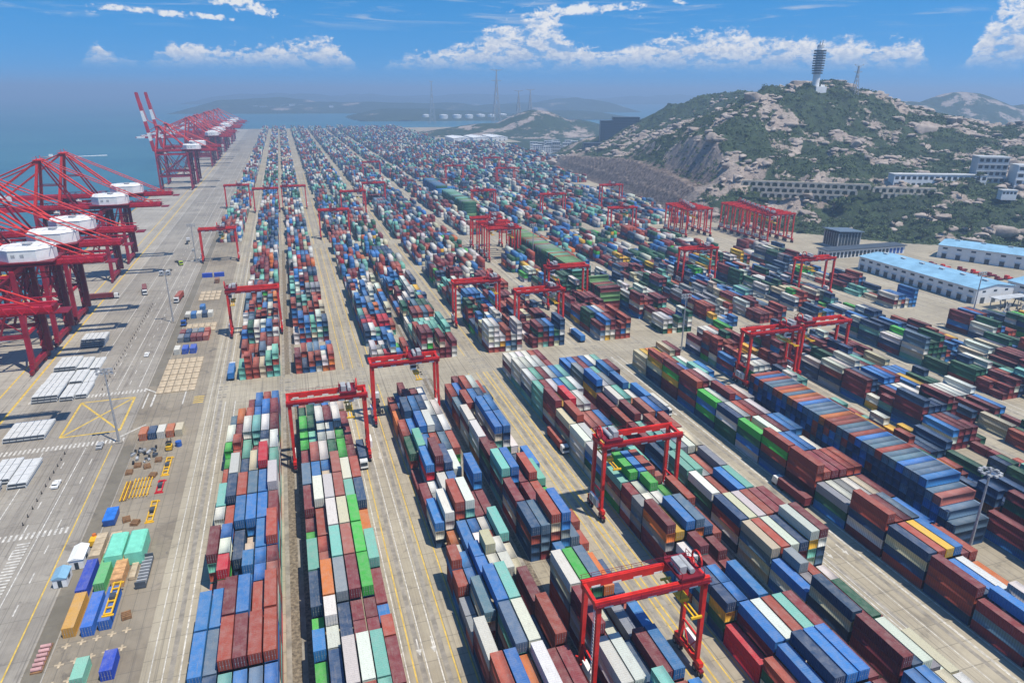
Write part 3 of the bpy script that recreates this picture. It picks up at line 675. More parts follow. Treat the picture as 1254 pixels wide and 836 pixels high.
for blk in range(0, 19):
    for zi, (za, zb) in enumerate(ZONES):
        if blk == 0 and zi < 2: continue
        mixs = MIX_L if blk < 4 else MIX_R if blk < 9 else MIX_F
        if zi >= 2: mixs = MIX_Z
        y0 = 125.5 - 13 * BAY if zi == 0 else za
        nb_ = int((zb - y0 + 0.3) / BAY); same = None
        for b_ in range(nb_):
            yb = y0 + b_ * BAY; yc = yb + BAY / 2; bay = b_ - 13 if zi == 0 else b_
            if blk == 0 and yc < 585: continue
            if blk == 7 and zi == 1 and yc > 448: continue
            if blk == 8 and zi == 1 and yc < 640 and 330 < yc < 560: pass
            if blk >= 12 and zi >= 2 and yc < 1180 and CONT0[blk] + 17 > base_x(yc) - 7: continue
            if blk >= 15 and (zi < 3 or yc > 1600): continue
            if blk >= 13 and zi == 1 and yc > 440: continue
            if blk >= 13 and zi == 0 and yc > 255: continue
            if blk >= 14 and zi == 1: continue
            spec = FRONT.get(blk, {}).get(bay) if zi == 0 else None
            if zi == 0 and spec is None and blk in FRONT and bay > 6: continue
            base_h = rc_.choice([2, 3, 3, 4, 4, 4]) if blk < 9 else rc_.choice([1, 2, 2, 3, 3, 4] if zi < 2 else [2, 3, 3, 4])
            if spec is None and rc_.random() < (0.05 if zi == 0 else 0.07): base_h = rc_.choice([0, 1])
            twenty_bay = rc_.random() < 0.22
            same = (same if same and rc_.random() < 0.5 else rc_.choice(mixs)) if rc_.random() < 0.42 else None
            last = None
            for row in range(6):
                x = CONT0[blk] + CW / 2 + row * ROW
                if spec:
                    ch = spec[0][row]; hh = int(spec[1][row])
                    if ch == '.' or hh == 0: continue
                    short = ch.islower(); top = ch.upper()
                else:
                    hh = max(0, min(5, base_h + rc_.choice([-2, -1, 0, 0, 0, 1])))
                    if hh == 0: continue
                    short = twenty_bay if rc_.random() < 0.85 else not twenty_bay
                    top = same if (same and rc_.random() < 0.6) else (last if (last and rc_.random() < 0.28) else rc_.choice(mixs))
                    last = top
                jit = rc_.uniform(-0.05, 0.05)
                if short:
                    for hf in (0, 1):
                        h2 = max(1, hh + (rc_.choice([0, 0, -1, 1]) if hf else 0)); h2 = min(h2, 5)
                        tp = top if hf == 0 else rc_.choice([top, rc_.choice(mixs)])
                        put(zi, blk, bay, row, hf, h2, stack_cols(tp, h2, mixs), L20, x + jit, yb + 3.18 + hf * 6.3)
                        heights[(zi, blk, bay, row, hf)] = h2
                else:
                    put(zi, blk, bay, row, None, hh, stack_cols(top, hh, mixs), L40, x + jit, yc + rc_.uniform(-0.08, 0.08))
                    heights[(zi, blk, bay, row, 0)] = heights[(zi, blk, bay, row, 1)] = hh
def hgt(z_, k_, b_, r_, h_): return heights.get((z_, k_, b_, r_, h_), 0)
for c in conts:
    hs_ = (0, 1) if c['half'] is None else (c['half'],)
    t_ = c['t']; z_, k_, b_, r_ = c['zone'], c['blk'], c['bay'], c['row']
    c['top'] = t_ == c['n'] - 1
    c['lf'] = any(hgt(z_, k_, b_, r_ - 1, h) <= t_ for h in hs_); c['rt'] = any(hgt(z_, k_, b_, r_ + 1, h) <= t_ for h in hs_)
    c['fr'] = (hgt(z_, k_, b_ - 1, r_, 1) if hs_[0] == 0 else hgt(z_, k_, b_, r_, 0)) <= t_
    c['bk'] = (hgt(z_, k_, b_ + 1, r_, 0) if hs_[-1] == 1 else hgt(z_, k_, b_, r_, 1)) <= t_
conts = [c for c in conts if c['top'] or c['lf'] or c['rt'] or c['fr'] or c['bk']]

# crosswise stacks of empties (long axis along X)
def cross_stack(x0, ya, yb, prof, pal, name, low=None):
    n = int((yb - ya) / 2.6); i = 0
    for q in range(n):
        yy = ya + 1.3 + q * 2.6; hh = prof(q, n)
        for t_ in range(hh):
            if t_ == hh - 1 or True:
                conts.append(dict(zone=9, blk=name, bay=q, row=0, half=None, t=t_, n=hh, L=L40, x=x0 + L40 / 2, y=yy, z=t_ * CH, c=rc_.choice(pal if t_ == hh - 1 or not low else low), cross=True, top=t_ == hh - 1, lf=True, rt=True, fr=q == 0 or prof(q - 1, n) <= t_, bk=q == n - 1))
cross_stack(157.6, 109.6, 200, lambda q, n: (3, 4, 5, 5)[q] if q < 4 else 6, 'LLBLRRLOPL', 'blue', 'BNNLNBNNR')
cross_stack(158.3, 332.0, 352, lambda q, n: 5 if q < 6 else 6, 'HHHHMDR', 'greenlow')
cross_stack(158.0, 372.0, 500, lambda q, n: 6, 'HHHTEHHR', 'green', 'DDHDD')
cross_stack(158.0, 640.0, 740, lambda q, n: 6, 'HTTHDE', 'greenfar', 'DHDD')
cross_stack(158.0, 765.0, 850, lambda q, n: 6, 'BLNBLD', 'bluefar')

# ---- container meshes
def corr_side(mb, L, x, z0, z1, sgn, ribs, dep, mi=0):
    """corrugated wall along Y at x, outward = sgn * X"""
    a = -L / 2 + 0.14; b_ = L / 2 - 0.14; w = (b_ - a) / ribs; prof = []
    for k in range(ribs):
        y = a + k * w; prof += [(y, 0), (y + w * 0.3, 0), (y + w * 0.5, -dep), (y + w * 0.8, -dep)]
    prof.append((b_, 0)); vs = []
    for y, d in prof: vs += [(x + sgn * d, y, z0), (x + sgn * d, y, z1)]
    fs = [((2 * k, 2 * k + 2, 2 * k + 3, 2 * k + 1) if sgn > 0 else (2 * k, 2 * k + 1, 2 * k + 3, 2 * k + 2)) for k in range(len(prof) - 1)]
    mb.add(vs, fs, mi)
def container_mesh(L, ribs, name):
    mb = MB(); hw = CW / 2; H_ = 2.591
    for sx in (-1, 1):
        for sy in (-1, 1): mb.box(sx * hw - (0.13 if sx > 0 else 0), sx * hw + (0.13 if sx < 0 else 0), sy * L / 2 - (0.13 if sy > 0 else 0), sy * L / 2 + (0.13 if sy < 0 else 0), 0.0, H_)
        xa, xb = (hw - 0.10, hw - 0.003) if sx > 0 else (-hw + 0.003, -hw + 0.10)
        mb.box(xa, xb, -L / 2 + 0.13, L / 2 - 0.13, 0.03, 0.19); mb.box(xa, xb, -L / 2 + 0.13, L / 2 - 0.13, H_ - 0.11, H_ - 0.012)
        corr_side(mb, L, sx * (hw - 0.02), 0.19, H_ - 0.11, sx, ribs, 0.085)
        ya, yb = (L / 2 - 0.10, L / 2 - 0.003) if sx > 0 else (-L / 2 + 0.003, -L / 2 + 0.10)
        mb.box(-hw + 0.13, hw - 0.13, ya, yb, 0.03, 0.19); mb.box(-hw + 0.13, hw - 0.13, ya, yb, H_ - 0.12, H_ - 0.012)
        yy = sx * (L / 2 - 0.07)
        mb.add([(-hw + 0.1, yy, 0.15), (hw - 0.1, yy, 0.15), (hw - 0.1, yy, H_ - 0.1), (-hw + 0.1, yy, H_ - 0.1)], [(0, 1, 2, 3) if sx < 0 else (0, 3, 2, 1)])
    # roof with shallow cross ribs
    n = ribs; a = -L / 2 + 0.09; w = (L - 0.18) / n; pr = []
    for k in range(n): y = a + k * w; pr += [(y, 0), (y + w * 0.35, 0), (y + w * 0.5, -0.03), (y + w * 0.85, -0.03)]
    pr.append((a + (L - 0.18), 0)); vs = []
    for y, d in pr: vs += [(-hw + 0.09, y, H_ - 0.03 + d), (hw - 0.09, y, H_ - 0.03 + d)]
    mb.add(vs, [(2 * k, 2 * k + 1, 2 * k + 3, 2 * k + 2) for k in range(len(pr) - 1)])
    mb.add([(-hw + .1, -L / 2 + .1, .1), (hw - .1, -L / 2 + .1, .1), (hw - .1, L / 2 - .1, .1), (-hw + .1, L / 2 - .1, .1)], [(0, 3, 2, 1)])
    return mb.mesh(name, M_CONT)
ME40 = container_mesh(L40, 24, 'shipping_container'); ME20 = container_mesh(L20, 12, 'shipping_container')
def door_mesh(s):
    mb = MB(); x0, x1 = (-1.08, -0.012) if s < 0 else (0.012, 1.08)
    mb.box(x0, x1, -0.045, 0.0, 0.0, 2.25)
    for k in range(4): mb.box(x0 + 0.08, x1 - 0.08, -0.06, -0.0455, 0.12 + k * 0.53, 0.52 + k * 0.53)
    for k in (0.28, 0.76):
        x = x0 + (x1 - x0) * k; mb.tube((x, -0.10, 0.02), (x, -0.10, 2.23), 0.03, n=6, mi=1); mb.box(x - 0.09, x + 0.09, -0.115, -0.06, 0.95, 1.06, 1)
    return mb.mesh('door', [M_CONT, M_STEEL])
MED = {-1: door_mesh(-1), 1: door_mesh(1)}

BLKN = {1: 'leftmost front block', 2: 'second front block', 3: 'third front block', 4: 'fourth front block', 5: 'fifth front block', 6: 'sixth front block', 7: 'seventh front block'}
def score(c):
    px, py, zc = project((c['x'], c['y'], c['z'] + 1.3))
    if c['blk'] not in BLKN or c['zone'] != 0 or not (4 < px < 1250) or not (100 < py < 830) or zc < 5: return 0
    d = (CAM - Vector((c['x'], c['y'], c['z'] + CH))); r = d.length; d = d / r; a = 0
    L = c['L']
    if c['top']: a += L * CW * d.z
    if c['lf'] and d.x < 0: a += L * CH * -d.x * 0.8
    if c['rt'] and d.x > 0: a += L * CH * d.x * 0.8
    if c['fr']: a += CW * CH * max(0, -d.y)
    return a / (r * r) * (1.0 if c['top'] else 0.55)
for c in conts: c['s'] = score(c)
order = sorted([c for c in conts if c['s'] > 0], key=lambda c: -c['s'])
NEAR = order[:296]
near_ids = set(id(c) for c in NEAR)
def jitter(col, rr_): k_ = rr_.uniform(0.78, 1.18); return tuple(max(0.004, min(0.85, v * k_ * rr_.uniform(0.93, 1.07))) for v in col)
rj = random.Random(77)
TIER = lambda t_, n: 'top tier' if t_ == n - 1 else ORD[t_] + ' tier'
for c in NEAR:
    o = obj('shipping_container', ME40 if c['L'] > 10 else ME20, None, (c['x'], c['y'], c['z']))
    col = jitter(PAL[c['c']], rj); o.color = col + (1,)
    bay = ORD[max(0, 10 - c['bay'])]
    ln = 'long container' if c['L'] > 10 else ('short container, near half,' if c['half'] == 0 else 'short container, far half,')
    lab = f"{CNAME[c['c']]} {ln} {TIER(c['t'], c['n'])}, {ORD[c['row']]} row, {bay} bay before cross road, {BLKN[c['blk']]}"
    if len(lab.replace(',', '').split()) > 16: lab = lab.replace(' before cross road', '')
    tag(o, lab, 'container', 'shipping containers stacked in the yard blocks')
    if c['fr'] and project((c['x'], c['y'], c['z']))[2] < 230:
        for s_ in (-1, 1):
            d_ = obj('door', MED[s_], o, (0, -c['L'] / 2 + 0.045, 0.17)); d_.color = tuple(v * 0.92 for v in col) + (1,)

# the rest of the stacks as one mass
def stamp(lst, V, F, fm):
    """V in unit container space: x,y in -.5...5, z 0..1"""
    n = len(lst)
    if n == 0: return None
    P = np.array([(c['x'], c['y'], c['z']) for c in lst]); D = np.array([((c['L'], CW) if c['cross'] else (CW, c['L'])) + (2.591,) for c in lst])
    VV = (V[None] * D[:, None] + P[:, None]).reshape(-1, 3)
    FF = (F[None] + (np.arange(n) * len(V))[:, None, None]).reshape(-1, 4)
    C = np.array([jitter(PAL[c['c']], rj) + (1,) for c in lst]); CC = np.repeat(C, len(F), 0)
    CC[:, :3] *= np.tile(fm, n)[:, None]
    return VV, FF, CC
UB = np.array([(-.5, -.5, 0), (.5, -.5, 0), (.5, .5, 0), (-.5, .5, 0), (-.5, -.5, 1), (.5, -.5, 1), (.5, .5, 1), (-.5, .5, 1)], float)
UF = np.array([(4, 5, 6, 7), (0, 1, 5, 4), (1, 2, 6, 5), (2, 3, 7, 6), (3, 0, 4, 7)])
def framed():
    V = []; F = []
    def face(o_, u, v, n_, fu, fv, dep):
        o_, u, v, n_ = map(np.array, (o_, u, v, n_)); b0 = len(V)
        for a, b_ in ((0, 0), (1, 0), (1, 1), (0, 1)): V.append(o_ + u * a + v * b_)
        for dd in (0, dep):
            for a, b_ in ((fu, fv), (1 - fu, fv), (1 - fu, 1 - fv), (fu, 1 - fv)): V.append(o_ + u * a + v * b_ - n_ * dd)
        for k_ in range(4):
            k2 = (k_ + 1) % 4; F.append((b0 + k_, b0 + k2, b0 + 4 + k2, b0 + 4 + k_)); F.append((b0 + 4 + k_, b0 + 4 + k2, b0 + 8 + k2, b0 + 8 + k_))
        F.append((b0 + 8, b0 + 9, b0 + 10, b0 + 11))
    face((-.5, -.5, 1), (1, 0, 0), (0, 1, 0), (0, 0, 1), .04, .012, 0.014)
    face((-.5, -.5, 0), (1, 0, 0), (0, 0, 1), (0, -1, 0), .05, .06, 0.006)
    face((.5, -.5, 0), (0, 1, 0), (0, 0, 1), (1, 0, 0), .012, .06, 0.018)
    face((.5, .5, 0), (-1, 0, 0), (0, 0, 1), (0, 1, 0), .05, .06, 0.006)
    face((-.5, .5, 0), (0, -1, 0), (0, 0, 1), (-1, 0, 0), .012, .06, 0.018)
    return np.array(V, float), np.array(F)
rest = [c for c in conts if id(c) not in near_ids]
def dist2(c): return c['y'] < 420
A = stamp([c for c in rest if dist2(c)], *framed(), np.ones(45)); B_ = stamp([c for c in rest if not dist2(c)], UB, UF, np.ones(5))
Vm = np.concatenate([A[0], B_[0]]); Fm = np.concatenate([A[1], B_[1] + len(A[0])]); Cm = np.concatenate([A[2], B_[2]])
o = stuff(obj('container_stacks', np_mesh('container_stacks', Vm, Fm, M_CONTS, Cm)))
o['label'] = 'thousands of stacked shipping containers filling the yard behind the nearest ones'; o['category'] = 'containers'
print('containers', len(conts), 'near', len(NEAR), 'mass faces', len(Fm))
# ---------------------------------------------------------------- yard gantry cranes
def wheel(mb, x, y, z, r, w, mi=0): mb.tube((x - w / 2, y, z), (x + w / 2, y, z), r, n=14, mi=mi)
def make_rtg():
    root = empty('yard_gantry_crane')
    for sx in (-1, 1):
        for sy in (-1, 1):
            MB().beam((sx * 11.75, sy * 3.3, 2.6), (sx * 11.55, sy * 3.0, 22.2), 0.85, 0.75, 1.1, 0.95).build('leg', M_RED, root)
            bo = MB(); bo.box(sx * 11.75 - 0.45, sx * 11.75 + 0.45, sy * 4.0 - 1.5, sy * 4.0 + 1.5, 1.35, 1.85); bo.prism([(sx * 11.75 - 0.5, sy * 4 - 0.6), (sx * 11.75 + 0.5, sy * 4 - 0.6), (sx * 11.75 + 0.5, sy * 4 + 0.6), (sx * 11.75 - 0.5, sy * 4 + 0.6)], 1.85, 2.4, 0, 0.2)
            b_ = bo.build('bogie', M_DKRED, root)
            for q in (-0.95, 0.95):
                w_ = MB(); wheel(w_, sx * 11.75, sy * 4.0 + q, 0.78, 0.78, 0.6); wheel(w_, sx * 11.75, sy * 4.0 + q, 0.78, 0.36, 0.66, 1); w_.build('wheel', [M_BLACK, M_GREYP], b_)
        s_ = MB(); s_.box(sx * 11.75 - 0.5, sx * 11.75 + 0.5, -5.0, 5.0, 2.42, 3.5)
        s_.beam((sx * 11.75, -3.2, 8.5), (sx * 11.75, 3.2, 8.5), 0.35)
        for q in (-1, 1): s_.beam((sx * 11.75, q * 3.2, 8.5), (sx * 11.75, 0, 3.4), 0.22)
        s_.build('sill_beam', M_RED, root)
        tie = MB(); tie.box(sx * 12.0 - 0.35, sx * 12.0 + 0.35, -2.6, 2.6, 22.5, 23.5); tie.build('end_tie', M_RED, root)
    for sy in (-1, 1):
        gm = MB(); gm.box(-12.5, 12.5, sy * 3.0 - 0.42, sy * 3.0 + 0.42, 22.2, 23.9)
        gm.box(-12.5, 12.5, sy * 3.0 - 0.12, sy * 3.0 + 0.12, 23.9, 24.05)
        gd = gm.build('girder', M_RED, root)
        st = MB()
        for k_ in range(5): st.box(-9.8 + k_ * 4.6, -7.9 + k_ * 4.6, sy * 3.0 - 0.44, sy * 3.0 + 0.44, 22.17, 22.62)
        st.build('white_stripes', M_WHITE, gd)
        wk = MB(); y_ = sy * 3.85
        wk.box(-12.4, 12.4, y_ - 0.4, y_ + 0.4, 23.3, 23.38)
        for k_ in range(12): wk.beam((-12.2 + k_ * 2.2, y_ + sy * 0.38, 23.38), (-12.2 + k_ * 2.2, y_ + sy * 0.38, 24.4), 0.06)
        wk.beam((-12.4, y_ + sy * 0.38, 24.4), (12.4, y_ + sy * 0.38, 24.4), 0.07); wk.beam((-12.4, y_ + sy * 0.38, 23.9), (12.4, y_ + sy * 0.38, 23.9), 0.05)
        wk.build('walkway', M_DKRED, root)
    tm = MB(); tm.box(-2.6, 2.6, -3.6, 3.6, 24.1, 24.6); tm.box(-2.6, 2.6, -3.7, -3.2, 24.6, 25.0); tm.box(-2.6, 2.6, 3.2, 3.7, 24.6, 25.0)
    for q in (-2.5, 2.5):
        for r in (-3.5, 0, 3.5): tm.beam((q, r, 24.6), (q, r, 26.1), 0.10)
        tm.beam((q, -3.5, 26.1), (q, 3.5, 26.1), 0.1)
    tr = tm.build('trolley', M_DKRED, root)
    wm = MB(); wm.tube((-0.5, -2.4, 25.3), (-0.5, 2.4, 25.3), 0.6, n=12); wm.box(0.5, 2.0, -1.8, 1.8, 24.6, 26.3); wm.build('winch', M_GREYP, tr)
    rg = MB(); n_ = 16
    for k_ in range(n_):
        a0, a1 = 2 * math.pi * k_ / n_, 2 * math.pi * (k_ + 1) / n_
        rg.beam((-2.9, math.cos(a0) * 1.7, 26.0 + math.sin(a0) * 1.7), (-2.9, math.cos(a1) * 1.7, 26.0 + math.sin(a1) * 1.7), 0.35, 0.3)
    rg.build('cable_reel', M_RED, tr)
    cb = MB(); cb.box(-2.2, -0.2, -2.4, -0.4, 19.6, 21.9); cb.box(-2.25, -0.15, -2.44, -2.0, 20.3, 21.4, 1); cb.box(-1.3, -1.1, -1.5, -1.3, 21.9, 24.1); cb.build('operator_cab', [M_WHITE, M_GLASS], tr)
    sp = MB(); zz = 17.4
    for y_ in (-6.0, 6.0): sp.box(-1.2, 1.2, y_ - 0.2, y_ + 0.2, zz - 0.45, zz)
    for x_ in (-0.45, 0.45): sp.box(x_ - 0.16, x_ + 0.16, -5.8, 5.8, zz - 0.35, zz - 0.05)
    sp.box(-1.0, 1.0, -1.6, 1.6, zz - 0.05, zz + 0.7)
    spr = sp.build('spreader', M_YEL, tr)
    rp = MB()
    for x_ in (-0.9, 0.9):
        for y_ in (-1.4, 1.4): rp.beam((x_, y_, zz + 0.7), (x_, y_, 24.1), 0.07)
    rp.build('hoist_ropes', M_BLACK, spr)
    pc = MB(); pc.box(-12.95, -12.3, -2.6, 2.4, 3.55, 6.0); pc.box(-13.0, -12.96, -2.2, -0.4, 3.8, 5.7, 1); pc.box(-13.0, -12.96, 0.2, 2.0, 3.8, 5.7, 1); pc.build('power_cabinet', [M_WHITE, M_GREYP], root)
    pc = MB(); pc.box(11.2, 12.2, -1.6, 2.2, 3.52, 5.4); pc.build('control_cabinet', M_WHITE, root)
    ld = MB()
    for q in (-0.3, 0.3): ld.beam((12.6, 3.3 + q, 3.0), (12.35, 3.0 + q, 23.0), 0.07)
    for k_ in range(24): z_ = 3.4 + k_ * 0.8; x_ = 12.6 - 0.25 * (z_ - 3) / 20; ld.beam((x_, 2.95, z_), (x_, 3.6, z_), 0.05)
    ld.build('ladder', M_WHITE, root)
    return root
rtg = make_rtg(); remember(rtg)
RTG = [  # block, Y, trolley shift, label
 (4, 98, 8.4, 'large red yard gantry crane nearest the camera at the bottom edge'),
 (5, 154, -9.0, 'red yard gantry crane straddling the fifth block right of the yellow lined road'),
 (2, 208, 6.5, 'red yard gantry crane over the second front block near the cross road'),
 (3, 232, 4.2, 'crimson yard gantry crane at the far end of the third front block'),
 (8, 221, 8.5, 'left one of two red gantry cranes standing together right of the crosswise blue stack'),
 (9, 224, -9.0, 'right one of two red gantry cranes standing together right of the crosswise blue stack'),
 (1, 348, -9.5, 'red yard gantry crane over the leftmost block behind the cross road'),
 (0, 520, 3.0, 'red yard gantry crane standing over nearly empty ground beside the quay road'),
 (5, 331, 9.0, 'red yard gantry crane over the fifth block just beyond the cross road'),
 (6, 306, 7.0, 'red yard gantry crane with orange lit legs at the near end of the sixth block'),
 (7, 347, -8.0, 'red yard gantry crane directly in front of the low crosswise green stack'),
 (7, 466, 5.0, 'nearest of the four red gantry cranes parked tightly beside the green stack'),
 (7, 479, -6.0, 'second of the four red gantry cranes parked tightly beside the green stack'),
 (7, 493, 0.0, 'third of the four red gantry cranes parked tightly beside the green stack'),
 (7, 512, 6.0, 'farthest of the four red gantry cranes parked tightly beside the green stack'),
 (10, 367, 5.0, 'red gantry crane right of the green stack over mixed low stacks'),
 (12, 323, -5.0, 'red gantry crane between the long grey building and the low stacks'),
 (11, 527, 2.0, 'red gantry crane left of the parked crane rows near the quarried cliff'),
 (8, 662, -3.0, 'small distant red gantry crane behind the long green stack'),
 (10, 620, 3.0, 'small distant red gantry crane left of the cliff foot'),
 (13, 668, 1.0, 'small distant red gantry crane right under the quarried cliff'),
 (3, 582, 0.0, 'red gantry crane over the third block beyond the second cross road'),
 (4, 692, 4.0, 'distant red gantry crane over the fourth block'),
 (5, 752, -4.0, 'distant red gantry crane over the fifth block seen square on'),
 (1, 735, 2.0, 'distant red gantry crane over the leftmost block'),
 (2, 748, -8.0, 'distant red gantry crane over the second block with thin dark leg'),
 (0, 770, 3.0, 'distant red gantry crane nearest the far quay cranes'),
 (9, 905, 0.0, 'tiny distant red gantry crane behind the far green stack'),
 (11, 860, 3.0, 'tiny distant red gantry crane left of the hillside town'),
 (6, 985, -3.0, 'tiny distant red gantry crane over the sixth row of far blocks'),
 (12, 1005, 0.0, 'tiny distant red gantry crane below the dark office block'),
]
for q in range(4): RTG.append((('x', 314.0), 503 + q * 9.5, -6.0 + 3 * q, f"{['nearest', 'second', 'third', 'farthest'][q]} red gantry crane of the left parked row below the arched wall"))
for q in range(7): RTG.append((('x', 364.0), 462 + q * 10.0, -8.0 + 2.5 * q, f"{['nearest', 'second', 'third', 'fourth', 'fifth', 'sixth', 'farthest'][q]} red gantry crane of the right parked row below the arched wall"))
for i, (blk, y, sh, lab) in enumerate(RTG):
    r = blk[1] if isinstance(blk, tuple) else RAIL[blk]
    o = rtg if i == 0 else copy_tree(rtg, (0, 0, 0))
    o.location = (r + 11.75, y, 0.0); tag(o, lab, 'gantry crane', 'red yard gantry cranes')
    if blk in (2, 4, 6): o.rotation_euler = (0, 0, math.pi); sh = -sh
    for ch in o.children:
        if ch.name.startswith('trolley'): ch.location = (sh, 0, 0)

# ---------------------------------------------------------------- quay cranes
def make_quay_crane(raised):
    root = empty('quay_crane'); M = M_CRIM; ZG = 45.0
    for x in (0.0, -35.0):
        for sy in (-1, 1):
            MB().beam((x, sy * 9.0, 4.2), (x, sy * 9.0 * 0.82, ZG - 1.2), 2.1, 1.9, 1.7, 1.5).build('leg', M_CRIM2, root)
            bo = MB(); bo.box(x - 0.6, x + 0.6, sy * 9.0 - 4.2, sy * 9.0 + 4.2, 1.5, 2.3)
            for q in (-2.6, 2.6): bo.box(x - 0.5, x + 0.5, sy * 9.0 + q - 1.6, sy * 9.0 + q + 1.6, 0.5, 1.4)
            b_ = bo.build('bogie', M_DKRED, root)
            for q in (-3.6, -1.6, 1.6, 3.6): w_ = MB(); wheel(w_, x, sy * 9 + q, 0.42, 0.42, 0.5); w_.build('wheel', M_GREYP, b_)
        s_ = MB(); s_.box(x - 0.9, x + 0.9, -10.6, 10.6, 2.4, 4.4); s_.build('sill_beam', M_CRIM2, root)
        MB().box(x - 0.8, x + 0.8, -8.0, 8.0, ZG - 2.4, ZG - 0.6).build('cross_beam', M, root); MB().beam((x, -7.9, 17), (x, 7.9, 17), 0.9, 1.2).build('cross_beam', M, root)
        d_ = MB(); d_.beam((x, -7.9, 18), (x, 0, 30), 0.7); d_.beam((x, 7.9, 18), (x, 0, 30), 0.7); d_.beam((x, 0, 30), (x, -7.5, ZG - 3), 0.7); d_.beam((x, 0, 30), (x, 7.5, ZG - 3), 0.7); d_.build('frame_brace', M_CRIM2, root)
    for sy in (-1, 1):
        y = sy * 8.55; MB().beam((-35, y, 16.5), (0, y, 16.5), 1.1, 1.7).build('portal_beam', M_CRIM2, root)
        d_ = MB(); d_.tube((-34, sy * 8.3, 17.5), (-1, sy * 7.6, ZG - 3), 0.5, n=8); d_.tube((-18, sy * 8.0, 17.0), (-34, sy * 7.6, ZG - 4), 0.38, n=8); d_.tube((-17, sy * 8.0, 31), (0, sy * 8.4, 17.5), 0.3, n=8); d_.build('diagonal_brace', M_CRIM2, root)
        t_ = MB(); t_.beam((-35, sy * 7.4, ZG - 3.0), (0, sy * 7.4, ZG - 3.0), 0.9, 1.3); t_.build('top_tie', M, root)
        gm = MB(); gm.box(-37, 33, sy * 3.2 - 0.7, sy * 3.2 + 0.7, ZG, ZG + 2.4); gd = gm.build('girder', M, root)
        wk = MB(); yy = sy * 4.6; wk.box(-37, 34, yy - 0.6, yy + 0.6, ZG + 0.6, ZG + 0.75)
        for k_ in range(24): wk.beam((-37 + k_ * 3.05, yy + sy * 0.55, ZG + 0.75), (-37 + k_ * 3.05, yy + sy * 0.55, ZG + 1.85), 0.09)
        wk.beam((-37, yy + sy * 0.55, ZG + 1.85), (34, yy + sy * 0.55, ZG + 1.85), 0.1); wk.build('walkway', M_DKRED, gd)
    for sy in (-1, 1):
        tx_ = MB(); y = sy * 5.2; ty_ = MB()
        tx_.beam((-37, y, ZG + 3.4), (-7.5, y, ZG + 3.4), 0.35); ty_.beam((17.5, y, ZG + 3.4), (33, y, ZG + 3.4), 0.35)
        for k_ in range(8): x_ = -37 + k_ * 3.7; tx_.beam((x_, y, ZG + 0.6), (x_ + 1.85, y, ZG + 3.4), 0.26); tx_.beam((x_ + 1.85, y, ZG + 3.4), (x_ + 3.7, y, ZG + 0.6), 0.26)
        for k_ in range(4): x_ = 17.5 + k_ * 3.8; ty_.beam((x_, y, ZG + 0.6), (x_ + 1.9, y, ZG + 3.4), 0.26); ty_.beam((x_ + 1.9, y, ZG + 3.4), (x_ + 3.8, y, ZG + 0.6), 0.26)
        tx_.build('girder_truss', M, root); ty_.build('girder_truss', M, root)
        kb_ = MB(); kb_.beam((-35, sy * 7.6, ZG - 3), (-26, sy * 8.4, 17.5), 0.8); kb_.beam((-9, sy * 8.4, 17.5), (0, sy * 7.6, ZG - 3), 0.8); kb_.beam((-26, sy * 8.4, 17.5), (-9, sy * 7.6, ZG - 3), 0.55); kb_.build('knee_brace', M_DKRED, root)
        cr_ = MB(); cr_.beam((-6, sy * 5.2, ZG - 4.5), (14, sy * 5.2, ZG - 4.5), 0.4); cr_.beam((-6, sy * 5.2, ZG - 4.5), (-6, sy * 5.2, ZG), 0.3); cr_.beam((14, sy * 5.2, ZG - 4.5), (14, sy * 5.2, ZG), 0.3); cr_.beam((4, sy * 5.2, ZG - 4.5), (4, sy * 5.2, ZG), 0.3); cr_.build('service_gallery', M_DKRED, root)
    e_ = MB(); e_.box(32.2, 33.4, -2.5, 2.5, ZG + 0.2, ZG + 2.2); e_.box(33.4, 37.5, -3.6, 3.6, ZG - 0.3, ZG); e_.build('rear_platform', M_DKRED, root)
    # boom, hinged at the waterside
    bl = 66.0
    def bpt(d, h_): 
        a = R_(82) if raised else 0.0
        return (-37 - d * math.cos(a) + h_ * math.sin(a), ZG + 1.2 + d * math.sin(a) + h_ * math.cos(a))
    bands = [(0, 12, 0), (12, 21, 1), (21, 34, 0), (34, 46, 1), (46, bl, 0)] if raised else [(0, 26, 0), (26, 40, 1), (40, 54, 0), (54, bl, 1)]
    bm_ = MB()
    for sy in (-1, 1):
        for d0, d1, mi in bands:
            x0, z0 = bpt(d0, 0); x1, z1 = bpt(d1, 0); bm_.beam((x0, sy * 3.2, z0), (x1, sy * 3.2, z1), 2.0, 2.6, mi=mi)
    for d0 in np.arange(4, bl, 9.0): x0, z0 = bpt(d0, 0); bm_.beam((x0, -3.0, z0), (x0, 3.0, z0), 0.7, 0.9)
    x0, z0 = bpt(bl, 0); bm_.beam((x0, -4.2, z0), (x0, 4.2, z0), 1.6, 1.6)
    boom = bm_.build('boom', [M, M_WHITE], root)
    # apex frame
    AX, AZ = -29.0, 75.0
    for sy in (-1, 1):
        MB().beam((-35.0, sy * 6.8, ZG - 0.6), (AX, sy * 2.6, AZ), 1.9, 1.7, 1.3, 1.3).build('mast_leg', M_RED, root)
        r_ = MB(); r_.beam((-14.0, sy * 3.4, ZG + 2.2), (AX + 0.6, sy * 2.4, AZ - 0.8), 0.9, 0.9, 0.7, 0.7); r_.beam((-21.6, sy * 2.9, 60), (-32, sy * 4.6, 60), 0.5); r_.build('mast_strut', M_DKRED, root)
        bs = MB(); bs.tube((AX + 0.6, sy * 2.6, AZ), (2, sy * 3.2, ZG + 2.3), 0.55, n=6); bs.tube((AX + 0.8, sy * 2.8, AZ + 0.4), (28, sy * 3.4, ZG + 2.3), 0.30, n=6); bs.build('backstay', M_RED, root)
        fs = MB()
